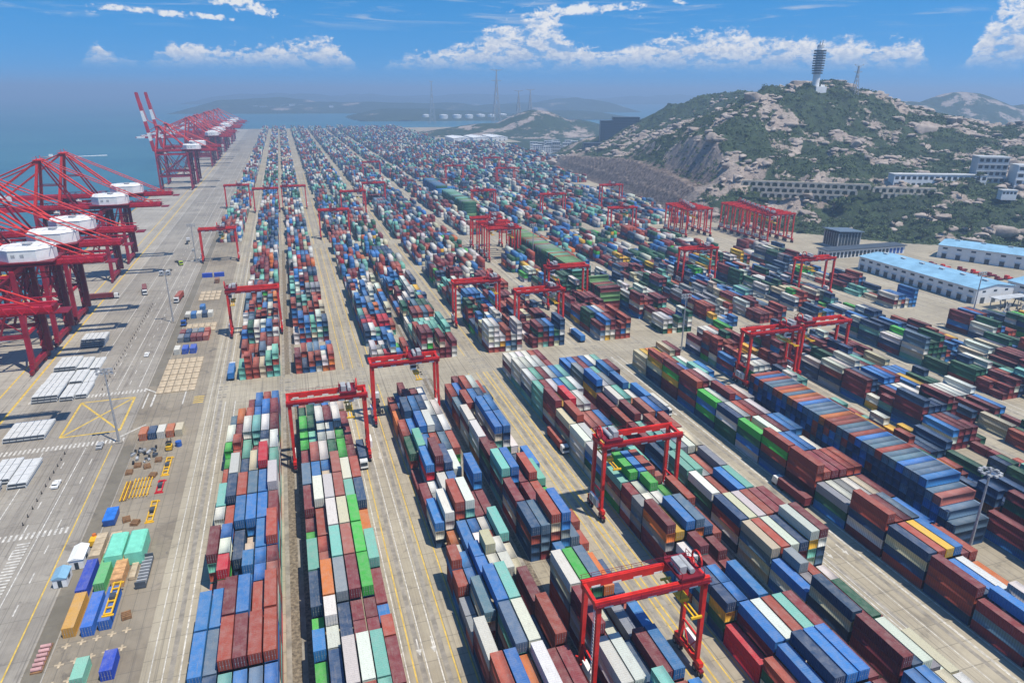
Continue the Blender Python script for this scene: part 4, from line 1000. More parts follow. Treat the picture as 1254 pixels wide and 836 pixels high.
        if raised:
            for d0 in (34, 58):
                xa, za = bpt(d0, 1.2); xm, zm = AX - 4, AZ - 9 + d0 * 0.05
                fs.tube((AX, sy * 2.7, AZ), (xm - 6, sy * 2.9, (AZ + za) / 2 - 8), 0.25, n=6); fs.tube((xm - 6, sy * 2.9, (AZ + za) / 2 - 8), (xa, sy * 3.2, za), 0.25, n=6)
        else:
            for d0 in (30, 58): xa, za = bpt(d0, 1.2); fs.tube((AX, sy * 2.7, AZ), (xa, sy * 3.2, za), 0.34, n=6)
        fs.build('forestay', M_RED, root)
    ap = MB(); ap.box(AX - 2.2, AX + 2.2, -4.2, 4.2, AZ - 0.3, AZ + 0.2); ap.beam((AX, -3.6, AZ + 0.2), (AX, -3.6, AZ + 2.2), 0.3); ap.beam((AX, 3.6, AZ + 0.2), (AX, 3.6, AZ + 2.2), 0.3); ap.tube((AX, -2.8, AZ - 1.0), (AX, 2.8, AZ - 1.0), 0.8, n=10)
    for q in (-2.1, 2.1): ap.beam((AX + q, -4.1, AZ + 1.3), (AX + q, 4.1, AZ + 1.3), 0.12)
    ap.build('apex_platform', M_RED, root)
    # machinery house with cut corners
    hx0, hx1, hy = -5.0, 15.0, 7.4
    hp = [(hx0 + 5, -hy), (hx1 - 5, -hy), (hx1, -hy + 4.6), (hx1, hy - 4.6), (hx1 - 5, hy), (hx0 + 5, hy), (hx0, hy - 4.6), (hx0, -hy + 4.6)]
    hm = MB(); hm.prism(hp, ZG + 2.9, ZG + 7.6, 0); hh = hm.build('machinery_house', M_WHITE, root)
    MB().prism([(x * 1.015 - 0.07, y * 1.03) for x, y in hp], ZG + 7.6, ZG + 8.5, 0, 0.10).build('roof', M_WHITE, hh)
    for k_ in range(5): MB().box(hx0 + 3.0 + k_ * 4.2, hx0 + 3.16 + k_ * 4.2, -5.6, 5.6, ZG + 8.4, ZG + 8.58).build('roof_seam', M_GREYP, hh)
    MB().box(hx0 + 9, hx0 + 12, -1.5, 1.5, ZG + 8.45, ZG + 9.3).build('roof_hatch', M_GREYP, hh)
    ds = MB()
    for k_ in range(2): ds.box(hx0 + 6 + k_ * 3.2, hx0 + 7.4 + k_ * 3.2, -hy - 0.06, -hy + 0.02, ZG + 4.6, ZG + 5.9)
    ds.build('louvre', M_GREYP, hh)
    MB().box(hx0 - 1, hx1 + 1, -hy - 1.2, hy + 1.2, ZG + 2.42, ZG + 2.88).build('house_platform', M_DKRED, root)
    tm = MB(); tm.box(-34, -27, -4.0, 4.0, ZG - 1.0, ZG - 0.2); tm.box(-33, -28, -2.8, 2.8, ZG - 2.2, ZG - 1.0); tr = tm.build('trolley', M_DKRED, root)
    cb = MB(); cb.box(-27, -24.2, -1.4, 1.4, ZG - 4.6, ZG - 1.6); cb.box(-27.05, -24.15, -1.45, 1.45, ZG - 4.2, ZG - 3.0, 1); cb.box(-26, -25.2, -0.3, 0.3, ZG - 1.6, ZG - 0.2); cb.build('operator_cab', [M_WHITE, M_GLASS], tr)
    sp = MB(); sp.box(-31.6, -29.2, -6, 6, 24.2, 25.0); sp.box(-31.4, -29.4, -2, 2, 25.0, 25.8)
    for x_ in (-31.2, -29.6):
        for y_ in (-1.6, 1.6): sp.beam((x_, y_, 25.8), (x_, y_, ZG - 2.2), 0.10)
    sp.build('spreader', M_YEL, tr)
    lf = MB(); lf.box(1.4, 3.4, 7.0, 9.0, 4.4, ZG - 2)
    for k_ in range(6): lf.beam((1.1, 7.2 - 0, 6 + k_ * 6), (1.1, 1.2, 9 + k_ * 6), 0.5, 0.25); lf.beam((1.1, 1.2, 9 + k_ * 6), (1.1, 7.2, 12 + k_ * 6), 0.5, 0.25)
    lf.build('lift_and_stairs', M_DKRED, root)
    sg = MB(); sg.box(-25, -6, -8.95, -8.75, 15.2, 17.0); sg.build('sign_board', M_WHITE, root)
    return root
qc = make_quay_crane(False); remember(qc); qr = make_quay_crane(True); remember(qr)
QC = [(255, 'crimson quay crane cut off by the left edge, its girder end lowest'), (330, 'nearest crimson quay crane whose large white machinery house is in full view'), (366, 'second quay crane from the front with white machinery house behind the nearest one'), (400, 'third quay crane from the front with white machinery house'),
      (488, 'fourth quay crane from the front with the left of two pointed mast tops'), (540, 'fifth quay crane from the front with the tall right mast top')]
used = {False: False, True: False}
def put_qc(y, lab, raised):
    p_ = qr if raised else qc
    o = p_ if not used[raised] else copy_tree(p_, (0, 0, 0)); used[raised] = True
    o.location = (-111.0, y, 0.0); tag(o, lab, 'quay crane', 'crimson ship to shore cranes along the quay')
for y, lab in QC: put_qc(y, lab, False)
put_qc(942, 'nearer of two distant quay cranes with red and white booms raised', True)
put_qc(1006, 'farther of two distant quay cranes with red and white booms raised', True)
FQ = [1225, 1268, 1345, 1390, 1520, 1560, 1625, 1750, 1850]
for i, y in enumerate(FQ): put_qc(y, f"{ORD[i]} hazy quay crane with lowered boom behind the raised booms", False)

# ---------------------------------------------------------------- light masts
def light_mast(x, y, h, label, wide=False):
    root = empty('light_mast', (x, y, 0))
    MB().tube((0, 0, 0), (0, 0, h), 0.42, 0.2, n=10).build('pole', M_STEEL, root)
    MB().box(-0.9, 0.9, -0.9, 0.9, 0, 0.5).build('footing', M_APRON, root)
    hd = MB()
    if wide: hd.box(-2.6, 2.6, -0.2, 0.2, h - 0.3, h); hd.box(-2.6, 2.6, -0.2, 0.2, h - 1.5, h - 1.3)
    else:
        for k_ in range(12):
            a0, a1 = k_ * math.pi / 6, (k_ + 1) * math.pi / 6
            hd.beam((math.cos(a0) * 2.1, math.sin(a0) * 2.1, h - 0.5), (math.cos(a1) * 2.1, math.sin(a1) * 2.1, h - 0.5), 0.14)
        for k_ in range(4): a0 = k_ * math.pi / 2; hd.beam((0, 0, h - 0.4), (math.cos(a0) * 2.1, math.sin(a0) * 2.1, h - 0.5), 0.12)
    head = hd.build('lamp_ring', M_STEEL, root)
    n_ = 8 if wide else 10
    for k_ in range(n_):
        lm = MB()
        if wide: xx = -2.3 + (k_ % 4) * 1.5; zz = h - 0.35 if k_ < 4 else h - 1.55; lm.box(xx - 0.35, xx + 0.35, -0.45, 0.25, zz - 0.5, zz)
        else: a0 = k_ * 2 * math.pi / n_; cx, cy = math.cos(a0) * 2.2, math.sin(a0) * 2.2; lm.cbox((cx, cy, h - 0.75), (0.85, 0.85, 0.45))
        lm.build('floodlight', M_GREYP, head)
    return tag(root, label, 'light mast', 'tall floodlight masts in the yard')
light_mast(-64.0, 241.5, 27.5, 'tall floodlight mast beside the yellow box junction', True)
light_mast(-64.0, 379, 27.5, 'floodlight mast on the quay road verge beside the parked white trucks', True)
light_mast(-66.5, 519, 27.5, 'floodlight mast near the crane on empty ground by the quay road', True)
light_mast(160.6, 106.5, 26.0, 'tall mast with a round floodlight ring before the crosswise blue stack')
light_mast(168.6, 263, 28.0, 'thin floodlight mast standing at the cross road near the two paired cranes', True)
light_mast(330.5, 249, 30.0, 'thin floodlight mast in front of the blue roofed warehouse corner', True)
light_mast(157, 440, 30.0, 'thin floodlight mast beside the long green stack', True)
# ---------------------------------------------------------------- left storage strip
def box_cont(x, y, L, colkey, label, z=0.0, rz=0.0, col=None, doors=True):
    o = obj('shipping_container', ME40 if L > 10 else ME20, None, (x, y, z)); o.rotation_euler = (0, 0, rz)
    col = col or PAL[colkey]; o.color = tuple(col) + (1,)
    tag(o, label, 'container', 'loose containers on the storage strip')
    if doors:
        for s_ in (-1, 1): d_ = obj('door', MED[s_], o, (0, -(L40 if L > 10 else L20) / 2 + 0.045, 0.17)); d_.color = tuple(v * 0.9 for v in col) + (1,)
    return o
box_cont(-56.4, 163.8, 12, 'B', 'deep blue long container left of the bright green one on the storage strip', col=(0.02, 0.06, 0.42))
box_cont(-52.9, 165.2, 12, 'G', 'bright green long container between the deep blue one and tan crates', col=(0.12, 0.46, 0.16))
box_cont(-56.0, 150.8, 12, 'Y', 'yellow long container at the near left of the storage strip', col=(0.62, 0.33, 0.06))
box_cont(-52.2, 150.0, 12, 'B', 'blue long container right of the yellow one on the storage strip', col=(0.035, 0.16, 0.58))
box_cont(-49.0, 151.0, 12, 'B', 'blue long container carrying the yellow lifting frame', col=(0.03, 0.14, 0.50))
box_cont(-50.6, 131.5, 6, 'T', 'pale green short container at the bottom edge left of the blue one', col=(0.24, 0.55, 0.42))
box_cont(-45.4, 132.0, 6, 'B', 'royal blue short container with dark stripe at the bottom edge', col=(0.02, 0.07, 0.48))
cols5 = [('R', 'rust red', 'leftmost'), ('N', 'navy', 'second from left'), ('W', 'white', 'middle'), ('O', 'orange red', 'second from right'), ('C', 'cream', 'rightmost')]
for k, (ck, nm, wh) in enumerate(cols5): box_cont(-56.4 + k * 2.85, 243.6, 6, ck, f'{nm} short container, {wh} of five in a row by the box junction', col=(0.50, 0.15, 0.06) if ck in 'RO' else None)
for k, (ck, nm) in enumerate([('W', 'white'), ('B', 'blue'), ('B', 'second blue')]):
    box_cont(-56.0 + k * 3.4, 330.0, 6, ck, f'{nm} short container beyond the tan pad grid, {ORD[k]} from left', col=(0.03, 0.10, 0.50) if ck == 'B' else None)
for k, (ck, nm) in enumerate([('E', 'grey'), ('N', 'navy'), ('M', 'maroon'), ('M', 'dark maroon'), ('P', 'pink')]):
    box_cont(-56.4 + k * 2.8, 347.0, 6, ck, f'{nm} short container, {ORD[k]} of the middle loose row on the strip')
    box_cont(-56.4 + k * 2.8, 354.6, 6, 'MNELR'[k], f"{['maroon', 'navy', 'grey', 'slate blue', 'rust red'][k]} short container, {ORD[k]} of the row behind the middle loose row")
for k, (ck, nm) in enumerate([('W', 'white'), ('B', 'blue'), ('W', 'second white'), ('N', 'navy'), ('W', 'third white')]):
    box_cont(-57.4 + k * 2.75, 386.0, 6, ck, f'{nm} short container in the striped loose row on the strip')
box_cont(-51.5, 399.0, 6, 'B', 'lone blue short container behind the striped loose row')
for k in range(2): box_cont(-55.5 + k * 7.2, 474.5, 6, 'B', f'{["left", "right"][k]} bright blue short container lying across the strip', rz=math.pi / 2, col=(0.02, 0.08, 0.52))
box_cont(-48.5, 459.0, 6, 'R', 'lone brown short container before the blue crosswise pair', col=(0.26, 0.12, 0.06))
# mint covered loads
for k, x in enumerate((-51.2, -46.6)):
    r_ = empty('covered_load', (x, 172.5, 0)); tag(r_, f"{['left', 'right'][k]} one of two big mint green tarpaulin covered boxes", 'covered load', 'mint covered loads')
    bm_ = MB(); bm_.box(-2.05, 2.05, -5.0, 5.0, 0.5, 4.0); bm_.add([(-2.05, -5, 4.0), (2.05, -5, 4.0), (2.05, 5, 4.0), (-2.05, 5, 4.0), (-1.6, -4.6, 4.5), (1.6, -4.6, 4.5), (1.6, 4.6, 4.5), (-1.6, 4.6, 4.5)], BOXF[1:]); bm_.build('tarpaulin', M_MINT, r_)
    MB().box(-2.0, 2.0, -4.9, 4.9, 0.0, 0.5).build('pallet_base', M_GREYP, r_)
# tan timber crates
def crate(x, y, w, l, h, label, mat=M_TAN):
    r_ = empty('crate_stack', (x, y, 0)); tag(r_, label, 'crates', None)
    n_ = int(l / 2.2)
    for q in range(n_):
        c_ = MB(); y0 = -l / 2 + q * l / n_; c_.box(-w / 2, w / 2, y0 + 0.08, y0 + l / n_ - 0.08, 0.15, h)
        c_.box(-w / 2 - 0.05, w / 2 + 0.05, y0 + 0.3, y0 + 0.5, 0.0, h + 0.06); c_.box(-w / 2 - 0.05, w / 2 + 0.05, y0 + l / n_ - 0.5, y0 + l / n_ - 0.3, 0.0, h + 0.06); c_.build('crate', mat, r_)
crate(-56.6, 177.0, 2.5, 10.5, 2.2, 'left tan crate stack behind the deep blue container')
crate(-53.0, 176.5, 2.6, 9.5, 2.5, 'tan crate stack left of the mint covered boxes')
crate(-49.2, 165.0, 2.6, 11.0, 2.6, 'tan and orange crate stack right of the bright green container', plain('orange_timber', (0.58, 0.33, 0.15), 0.8, 0.25, 0.8))
crate(-46.4, 165.5, 1.4, 8.0, 1.0, 'narrow tan timber stack right of the orange crates')
# dark flat rack with folded ends
r_ = empty('flat_rack', (-43.8, 163.5, 0)); tag(r_, 'dark slatted flat rack in front of the mint covered boxes', 'flat rack')
MB().box(-1.2, 1.2, -6, 6, 0.2, 0.75).build('deck', M_ROOFG, r_)
for q in range(9): MB().box(-1.15, 1.15, -5.4 + q * 1.3, -5.0 + q * 1.3, 0.75, 1.15).build('slat', M_GREYP, r_)
for q in (-5.9, 5.5): MB().box(-1.2, 1.2, q, q + 0.35, 0.75, 1.9).build('end_wall', M_ROOFG, r_)
# lifting frames (spreaders)
def lifting_frame(x, y, L, mat, label, z=0.0, rz=0.0):
    r_ = empty('lifting_frame', (x, y, z), rz); tag(r_, label, 'lifting frame', None)
    for sx in (-1, 1): MB().box(sx * 0.75 - 0.14, sx * 0.75 + 0.14, -L / 2, L / 2, 0.25, 0.65).build('main_beam', mat, r_)
    n_ = max(3, int(L / 1.9))
    for q in range(n_): y0 = -L / 2 + (L - 0.5) * q / (n_ - 1); MB().box(-0.62, 0.62, y0 + 0.05, y0 + 0.38, 0.3, 0.6).build('cross_member', mat, r_)
    for q in (-1, 1): MB().box(-1.22, 1.22, q * L / 2 - 0.25, q * L / 2 + 0.25, 0.0, 0.25).build('end_beam', mat, r_)
    MB().box(-0.6, 0.6, -0.8, 0.8, 0.65, 1.3).build('head_block', M_ROOFG, r_)
lifting_frame(-48.3, 152.0, 11.5, M_YEL, 'yellow ladder like lifting frame lying on the blue container', 2.60)
lifting_frame(-46.4, 192.5, 11.0, M_YEL, 'yellow lifting frame on the ground nearest the mint boxes')
lifting_frame(-45.9, 219.0, 11.5, M_YEL, 'yellow lifting frame on the ground beyond the red one')
lifting_frame(-46.2, 206.3, 7.0, plain('red_frame_paint', (0.55, 0.02, 0.03), 0.5), 'red cross shaped lifting frame between the two yellow ones')
r_ = empty('pipe_rack', (-51.6, 207.5, 0)); tag(r_, 'yellow rack of long parallel rails on the storage strip', 'rack')
for q in range(6): MB().box(-2.6 + q * 0.95, -2.35 + q * 0.95, -5.8, 5.8, 0.25, 0.5).build('rail', M_YEL, r_)
for q in (-4.5, 0, 4.5): MB().box(-2.8, 2.7, q, q + 0.25, 0.0, 0.25).build('bearer', M_BROWN, r_)
r_ = empty('pipe_rack', (-55.6, 206.5, 0)); tag(r_, 'narrow rack of dark brown beams left of the yellow rails', 'rack')
for q in range(4): MB().box(-0.9 + q * 0.5, -0.6 + q * 0.5, -5.6, 5.6, 0.2, 0.5).build('beam', M_BROWN if q % 2 else M_YEL, r_)
for q in (-4, 4): MB().box(-1.1, 1.3, q, q + 0.25, 0.0, 0.2).build('bearer', M_BROWN, r_)
# scrap machinery heap
r_ = empty('scrap_heap', (-54.0, 228.5, 0)); tag(r_, 'heap of black scrap machinery and wheels near the box junction', 'scrap heap')
rs_ = random.Random(3)
for q in range(22):
    c_ = MB(); a, b_ = rs_.uniform(-3.8, 3.8), rs_.uniform(-5, 5); w_ = rs_.uniform(0.5, 1.3)
    if q % 3 == 0: wheel(c_, a, b_, 0.62, 0.62, 0.5); c_.build('wheel', M_BLACK, r_)
    else: c_.beam((a, b_, w_ * 0.35), (a + rs_.uniform(-2, 2), b_ + rs_.uniform(-2, 2), w_ * 0.6), w_ * 0.6, w_ * 0.6); c_.build('scrap_part', (M_BLACK, M_ROOFG, M_GREYP)[q % 3], r_)
r_ = empty('forklift', (-46.9, 231.5, 0)); tag(r_, 'small yellow forklift beside a blue tank on the strip', 'forklift')
MB().box(-0.9, 0.9, -1.6, 1.4, 0.4, 1.5).box(-0.9, 0.9, -1.7, -0.9, 1.5, 1.7).build('body', M_YEL, r_)
cg = MB()
for sx in (-0.75, 0.75):
    for sy in (-1.0, 0.7): cg.beam((sx, sy, 1.5), (sx, sy, 2.7), 0.1)
cg.box(-0.85, 0.85, -1.1, 0.8, 2.7, 2.8); cg.build('cage', M_BLACK, r_)
mm = MB(); mm.box(-0.6, -0.45, 1.4, 1.6, 0.2, 3.4); mm.box(0.45, 0.6, 1.4, 1.6, 0.2, 3.4); mm.build('mast', M_BLACK, r_)
for sx in (-0.5, 0.5): MB().box(sx - 0.08, sx + 0.08, 1.6, 2.9, 0.2, 0.28).build('fork', M_STEEL, r_)
for sx in (-0.85, 0.85):
    for sy in (-1.0, 1.0): w_ = MB(); wheel(w_, sx, sy, 0.42, 0.42, 0.3); w_.build('wheel', M_BLACK, r_)
o = MB(); o.tube((-44.2, 233.0, 0.0), (-44.2, 233.0, 1.8), 1.0, 1.0, 14); tag(o.build('water_tank', M_BLUEP), 'small round blue tank beside the yellow forklift', 'tank')
# small site cabins, blue bin, concrete mixer
def cabin(x, y, w, l, h, roofm, label):
    r_ = empty('site_cabin', (x, y, 0)); tag(r_, label, 'cabin', None)
    MB().box(-w / 2, w / 2, -l / 2, l / 2, 0.1, h).build('wall', M_WALL, r_)
    ro = MB(); ro.add([(-w / 2 - .2, -l / 2 - .2, h), (w / 2 + .2, -l / 2 - .2, h), (w / 2 + .2, l / 2 + .2, h), (-w / 2 - .2, l / 2 + .2, h), (-.1, -l / 2 - .2, h + 0.7), (.1, -l / 2 - .2, h + 0.7), (.1, l / 2 + .2, h + 0.7), (-.1, l / 2 + .2, h + 0.7)], BOXF); ro.build('roof', roofm, r_)
    MB().box(-0.45, 0.45, -l / 2 - 0.05, -l / 2 + 0.02, 0.15, 2.1).build('door', M_GLASS, r_)
    for q in (-1, 1): MB().box(q * w / 2 - 0.03, q * w / 2 + 0.03, -0.8, 0.8, 1.1, 2.0).build('window', M_GLASS, r_)
cabin(-60.3, 173.5, 3.2, 6.5, 2.8, M_WHITE, 'small white roofed site cabin behind the blue roofed one')
cabin(-62.4, 166.0, 3.0, 4.6, 2.6, M_BLUER, 'small blue roofed white cabin beside the road verge')
r_ = empty('waste_skip', (-56.6, 191.5, 0)); tag(r_, 'blue covered skip standing alone on the dirty paving', 'skip')
MB().prism([(-1.4, -3.2), (1.4, -3.2), (1.4, 3.2), (-1.4, 3.2)], 0.2, 2.0, 0, -0.08).build('hopper', M_BLUEP, r_); MB().box(-1.5, 1.5, -3.4, 3.4, 2.0, 2.2).build('lid', plain('bright_blue_sheet', (0.03, 0.17, 0.58), 0.5), r_)
for q in (-2.5, 2.5): MB().box(-1.2, 1.2, q - 0.15, q + 0.15, 0.0, 0.2).build('skid', M_ROOFG, r_)
r_ = empty('generator', (-58.8, 181.0, 0)); tag(r_, 'small yellow generator with tank behind the white cabin', 'generator')
MB().box(-0.8, 0.8, -1.6, 1.0, 0.3, 1.7).build('housing', M_YEL, r_); MB().tube((0, 1.2, 0.3), (0, 1.2, 2.2), 0.6, 0.5, 10).build('tank', M_ORANGE, r_); MB().box(-0.9, 0.9, -1.8, 1.9, 0, 0.3).build('skid', M_BLACK, r_)
r_ = empty('bundle_rack', (-59.9, 139.5, 0)); tag(r_, 'rack of pink and brown bundles beside the road at bottom left', 'rack')
MB().box(-1.1, 1.1, -4.2, 4.2, 0.0, 0.3).build('frame', M_BROWN, r_)
for q in range(6): MB().tube((-1.0, -3.5 + q * 1.35, 0.62), (1.0, -3.5 + q * 1.35, 0.62), 0.42, n=10).build('bundle', plain('pink_wrap', (0.48, 0.28, 0.27), 0.7) if q == 0 else MATS['pink_wrap'], r_)
# concrete pads and sleepers on the strip
pad = MB(); pad.box(-1.25, 1.25, -2.9, 2.9, 0.0, 0.32); pad.box(-1.3, 1.3, -2.95, -2.6, 0.0, 0.42); pad.box(-1.3, 1.3, 2.6, 2.95, 0.0, 0.42); pad_me = pad.mesh('concrete_pad', M_TAN)
for i in range(5):
    for j in range(6): o = obj('concrete_pad', pad_me, None, (-57.2 + i * 2.95, 284.6 + j * 6.6, 0.004)); tag(o, 'tan concrete pad in the regular grid beyond the cross road', 'pad', 'tan concrete pads')
for i in range(5):
    for j in range(2): o = obj('concrete_pad', pad_me, None, (-55.4 + i * 2.95, 362.5 + j * 6.6, 0.004)); tag(o, 'tan concrete pad in the small grid between the loose container rows', 'pad', 'tan concrete pads further back')
for i in range(4):
    for j in range(3): o = obj('concrete_pad', pad_me, None, (-54.5 + i * 2.95, 420 + j * 7.0, 0.004)); tag(o, 'tan concrete pad in the far grid beside the kerbed verge', 'pad', 'tan concrete pads farthest back')
cone = MB(); cone.box(-0.9, 0.9, -0.22, 0.22, 0, 0.10); cone.box(-0.22, 0.22, 0.22, 0.9, 0, 0.10); cone.box(-0.22, 0.22, -0.9, -0.22, 0, 0.10); cone_me = cone.mesh('corner_pad', M_TAN)
for i in range(5):
    for j, yy in enumerate((142.0, 136.5, 131.0)):
        if j == 2 and i > 1: continue
        o = obj('corner_pad', cone_me, None, (-56.0 + i * 2.9, yy + 0.35 * i, 0.006)); tag(o, f"pale cross shaped corner pad, {ORD[i]} from left in the {['back', 'middle', 'front'][j]} row at bottom left", 'pad', 'pale corner pads')
pst = MB(); pst.box(-0.22, 0.22, -0.22, 0.22, 0, 0.12); pst.tube((0, 0, 0.12), (0, 0, 1.0), 0.14, 0.09, 8); pst_me = pst.mesh('lane_post', M_BLACK)
for y in list(np.arange(196, 240, 4.2)) + list(np.arange(293, 420, 4.6)): tag(obj('lane_post', pst_me, None, (-79.6, float(y), 0.004)), 'small black rubber post dividing the lanes of the quay road', 'post', 'lane posts on the quay road')
pal_ = MB()
for q in range(4): pal_.box(-1.0, 1.0, -1.1 + q * 0.6, -0.7 + q * 0.6, 0.1, 0.9)
pal_.box(-1.0, -0.8, -1.1, 1.1, 0.0, 0.1); pal_.box(0.8, 1.0, -1.1, 1.1, 0.0, 0.1); pal_me = pal_.mesh('timber_pile', M_BROWN)
for i, (x, y) in enumerate([(-49.2, 224), (-52.0, 220.5), (-49.4, 214), (-56.8, 218), (-52.6, 190.0), (-50.0, 187.5), (-55.0, 222), (-45.2, 148.0)]):
    o = obj('timber_pile', pal_me, None, (x, y, 0.006), 0.3 * math.sin(i * 2.1)); tag(o, 'small pile of brown timbers on the dirty storage strip', 'timber pile', 'small timber piles on the storage strip')

# ---------------------------------------------------------------- hatch covers on the apron
def hatch_mesh(w, l):
    mb = MB(); mb.box(-w / 2, w / 2, -l / 2, l / 2, 0.12, 0.62, 1)
    n_ = max(2, int(round(w / 2.1))); pw = w / n_
    for q in range(n_):
        for r in range(3): mb.box(-w / 2 + q * pw + 0.12, -w / 2 + (q + 1) * pw - 0.12, -l / 2 + r * l / 3 + 0.08, -l / 2 + (r + 1) * l / 3 - 0.08, 0.62, 0.84)
    for sx in (-1, 1): mb.box(sx * w / 2 - 0.10, sx * w / 2 + 0.10, -l / 2 - 0.1, l / 2 + 0.1, 0.0, 0.70)
    return mb.mesh('hatch_cover', [M_HATCH, M_ROOFG])
HM = {}
def hatch(x, y, w, l, n_, nm):
    if (w, l) not in HM: HM[(w, l)] = hatch_mesh(w, l)
    for q in range(n_):
        o = obj('hatch_cover', HM[(w, l)], None, (x + 0.25 * q, y + 0.2 * q, q * 1.0))
        tag(o, f"pale steel hatch cover, {'top' if q == n_ - 1 else ORD[q] + ' from ground'} in {nm}", 'hatch cover', 'ship hatch covers lying on the quay')
hatch(-98.2, 292.0, 8.8, 13.0, 3, 'near wide pile by the box junction')
hatch(-90.6, 291.5, 4.6, 13.0, 2, 'middle narrow pile by the box junction')
hatch(-85.8, 292.5, 4.0, 13.0, 2, 'right narrow pile by the box junction')
hatch(-98.6, 307.5, 8.6, 13.0, 2, 'second wide pile from the junction')
hatch(-91.2, 308.0, 4.6, 13.5, 2, 'second middle pile from the junction')
hatch(-86.6, 309.0, 3.8, 13.5, 1, 'second right pile from the junction')
hatch(-99.0, 323.5, 8.2, 13.0, 3, 'third wide pile from the junction')
hatch(-92.4, 324.0, 4.2, 13.5, 2, 'third middle pile from the junction')
hatch(-87.8, 325.0, 4.0, 13.5, 1, 'third right pile from the junction')
hatch(-95.4, 354.5, 10.0, 10.0, 4, 'lone square pile under the quay cranes')
hatch(-95.5, 258.5, 12.5, 13.0, 2, 'big pile left of the box junction')
hatch(-93.8, 229.0, 6.0, 14.0, 2, 'left pile below the crosswalk')
hatch(-87.6, 226.0, 5.0, 16.0, 2, 'right pile below the crosswalk')
hatch(-95.0, 212.0, 6.0, 14.0, 3, 'pile at the left edge of the picture')
r_ = empty('barrier_rack', (-82.5, 167.0, 0)); tag(r_, 'yellow barrier rack at the left edge beside the striped lane', 'rack')
for q in range(5): MB().box(-1.6, 1.6, -3 + q * 1.4, -2.2 + q * 1.4, 0, 1.3).build('barrier', M_YEL, r_)

# ---------------------------------------------------------------- vehicles
def truck(x, y, rz, label, cabm=M_TCAB, load=None, loadL=12, second=None):
    r_ = empty('container_truck', (x, y, 0), rz); tag(r_, label, 'truck', None)
    cb = MB(); cb.box(-1.2, 1.2, 0, 1.9, 0.9, 3.1); cb.add([(-1.2, 1.9, 0.9), (1.2, 1.9, 0.9), (1.2, 2.4, 0.9), (-1.2, 2.4, 0.9), (-1.2, 1.9, 3.0), (1.2, 1.9, 3.0), (1.15, 2.15, 2.2), (-1.15, 2.15, 2.2)], BOXF)
    c_ = cb.build('cab', cabm, r_); MB().box(-1.05, 1.05, 2.12, 2.42, 1.75, 2.75).build('windscreen', M_GLASS, c_)
    MB().box(-0.5, 0.5, -12.6, 1.6, 0.75, 1.0).build('chassis', M_BLACK, r_)
    for yy in (1.4, -1.0, -2.2, -10.6, -11.8):
        for sx in (-1, 1): w_ = MB(); wheel(w_, sx * 0.98, yy, 0.5, 0.5, 0.42); w_.build('wheel', M_BLACK, r_)
    if load:
        o = obj('shipping_container', ME40 if loadL > 10 else ME20, None, (0, 0, 0)); rot = Matrix.Rotation(rz, 4, 'Z'); p_ = rot @ Vector((0, -6.5, 1.02)); o.location = (x + p_.x, y + p_.y, p_.z); o.rotation_euler = (0, 0, rz)
        o.color = PAL[load] + (1,); tag(o, f"{CNAME[load]} container riding on the {label.split(',')[0]}", 'container')
    return r_
truck(-87.0, 441.0, R_(-170), 'white cab truck, on the quay apron facing the camera', load='M')
truck(-102.5, 437.5, R_(-88), 'white cab lorry, coming out from under the quay cranes', load='M')
truck(-84.5, 488.0, R_(-178), 'left white tractor, of the pair parked on the quay road')
truck(-80.6, 488.5, R_(-178), 'right white tractor, of the pair parked on the quay road')
truck(-76.2, 515.0, R_(-160), 'lime green tractor, on the quay road', cabm=M_LIME)
truck(-66.8, 418.0, R_(175), 'grey tractor, beside the kerbed verge', load='R')
truck(-58.0, 372.0, R_(180), 'blue cab tractor, on the storage strip', cabm=M_BLUEP)
truck(-80.5, 600.0, 0, 'distant white tractor, alone on the quay road')
truck(14.5, 200.0, R_(180), 'white cab tractor, under the gantry crane of the second block', load='N')
truck(79.8, 190.0, R_(180), 'white cab lorry, in the yellow lined lane beside the fifth block', load='R')
truck(24.8, 250.0, R_(0), 'grey cab tractor, leaving the third front block at the cross road')
truck(127.5, 205.0, R_(180), 'white cab hauler, on the lane left of the seventh front block', load='W')
truck(135.5, 150.0, R_(0), 'pale tractor, driving up the lane beside the seventh front block', load='M')
truck(-30.5, 300.0, R_(0), 'white hauler, entering the leftmost rear block', load='B')
truck(129.0, 300.0, R_(0), 'white tractor, on the lane past the cross road', load='B')
def car(x, y, rz, col, label):
    r_ = empty('car', (x, y, 0), rz); tag(r_, label, 'car')
    bd = MB(); bd.box(-0.9, 0.9, -2.2, 2.2, 0.35, 0.9); bd.add([(-0.88, -1.7, 0.9), (0.88, -1.7, 0.9), (0.88, 1.0, 0.9), (-0.88, 1.0, 0.9), (-0.7, -1.3, 1.5), (0.7, -1.3, 1.5), (0.7, 0.4, 1.5), (-0.7, 0.4, 1.5)], BOXF[1:]); b_ = bd.build('body', col, r_)
    MB().box(-0.72, 0.72, -1.62, 0.86, 1.0, 1.36).build('windows', M_GLASS, r_)
    for sy in (-1.35, 1.35):
        for sx in (-1, 1): w_ = MB(); wheel(w_, sx * 0.82, sy, 0.33, 0.33, 0.24); w_.build('wheel', M_BLACK, r_)
    for sx in (-0.6, 0.6): MB().box(sx - 0.2, sx + 0.2, 2.2, 2.24, 0.55, 0.75).build('headlight', M_WHITE, r_)
car(-76.6, 216.5, 0.0, M_WHITE, 'white van like car driving on the quay road below the crosswalk')
car(-69.5, 240.0, 0.0, M_GREYP, 'grey car waiting at the crosswalk by the box junction')
car(-73.0, 562.0, 0.0, M_GREYP, 'small grey car far up the quay road')
car(-69.0, 330.0, 0.0, M_WHITE, 'small white car on the quay road past the junction')

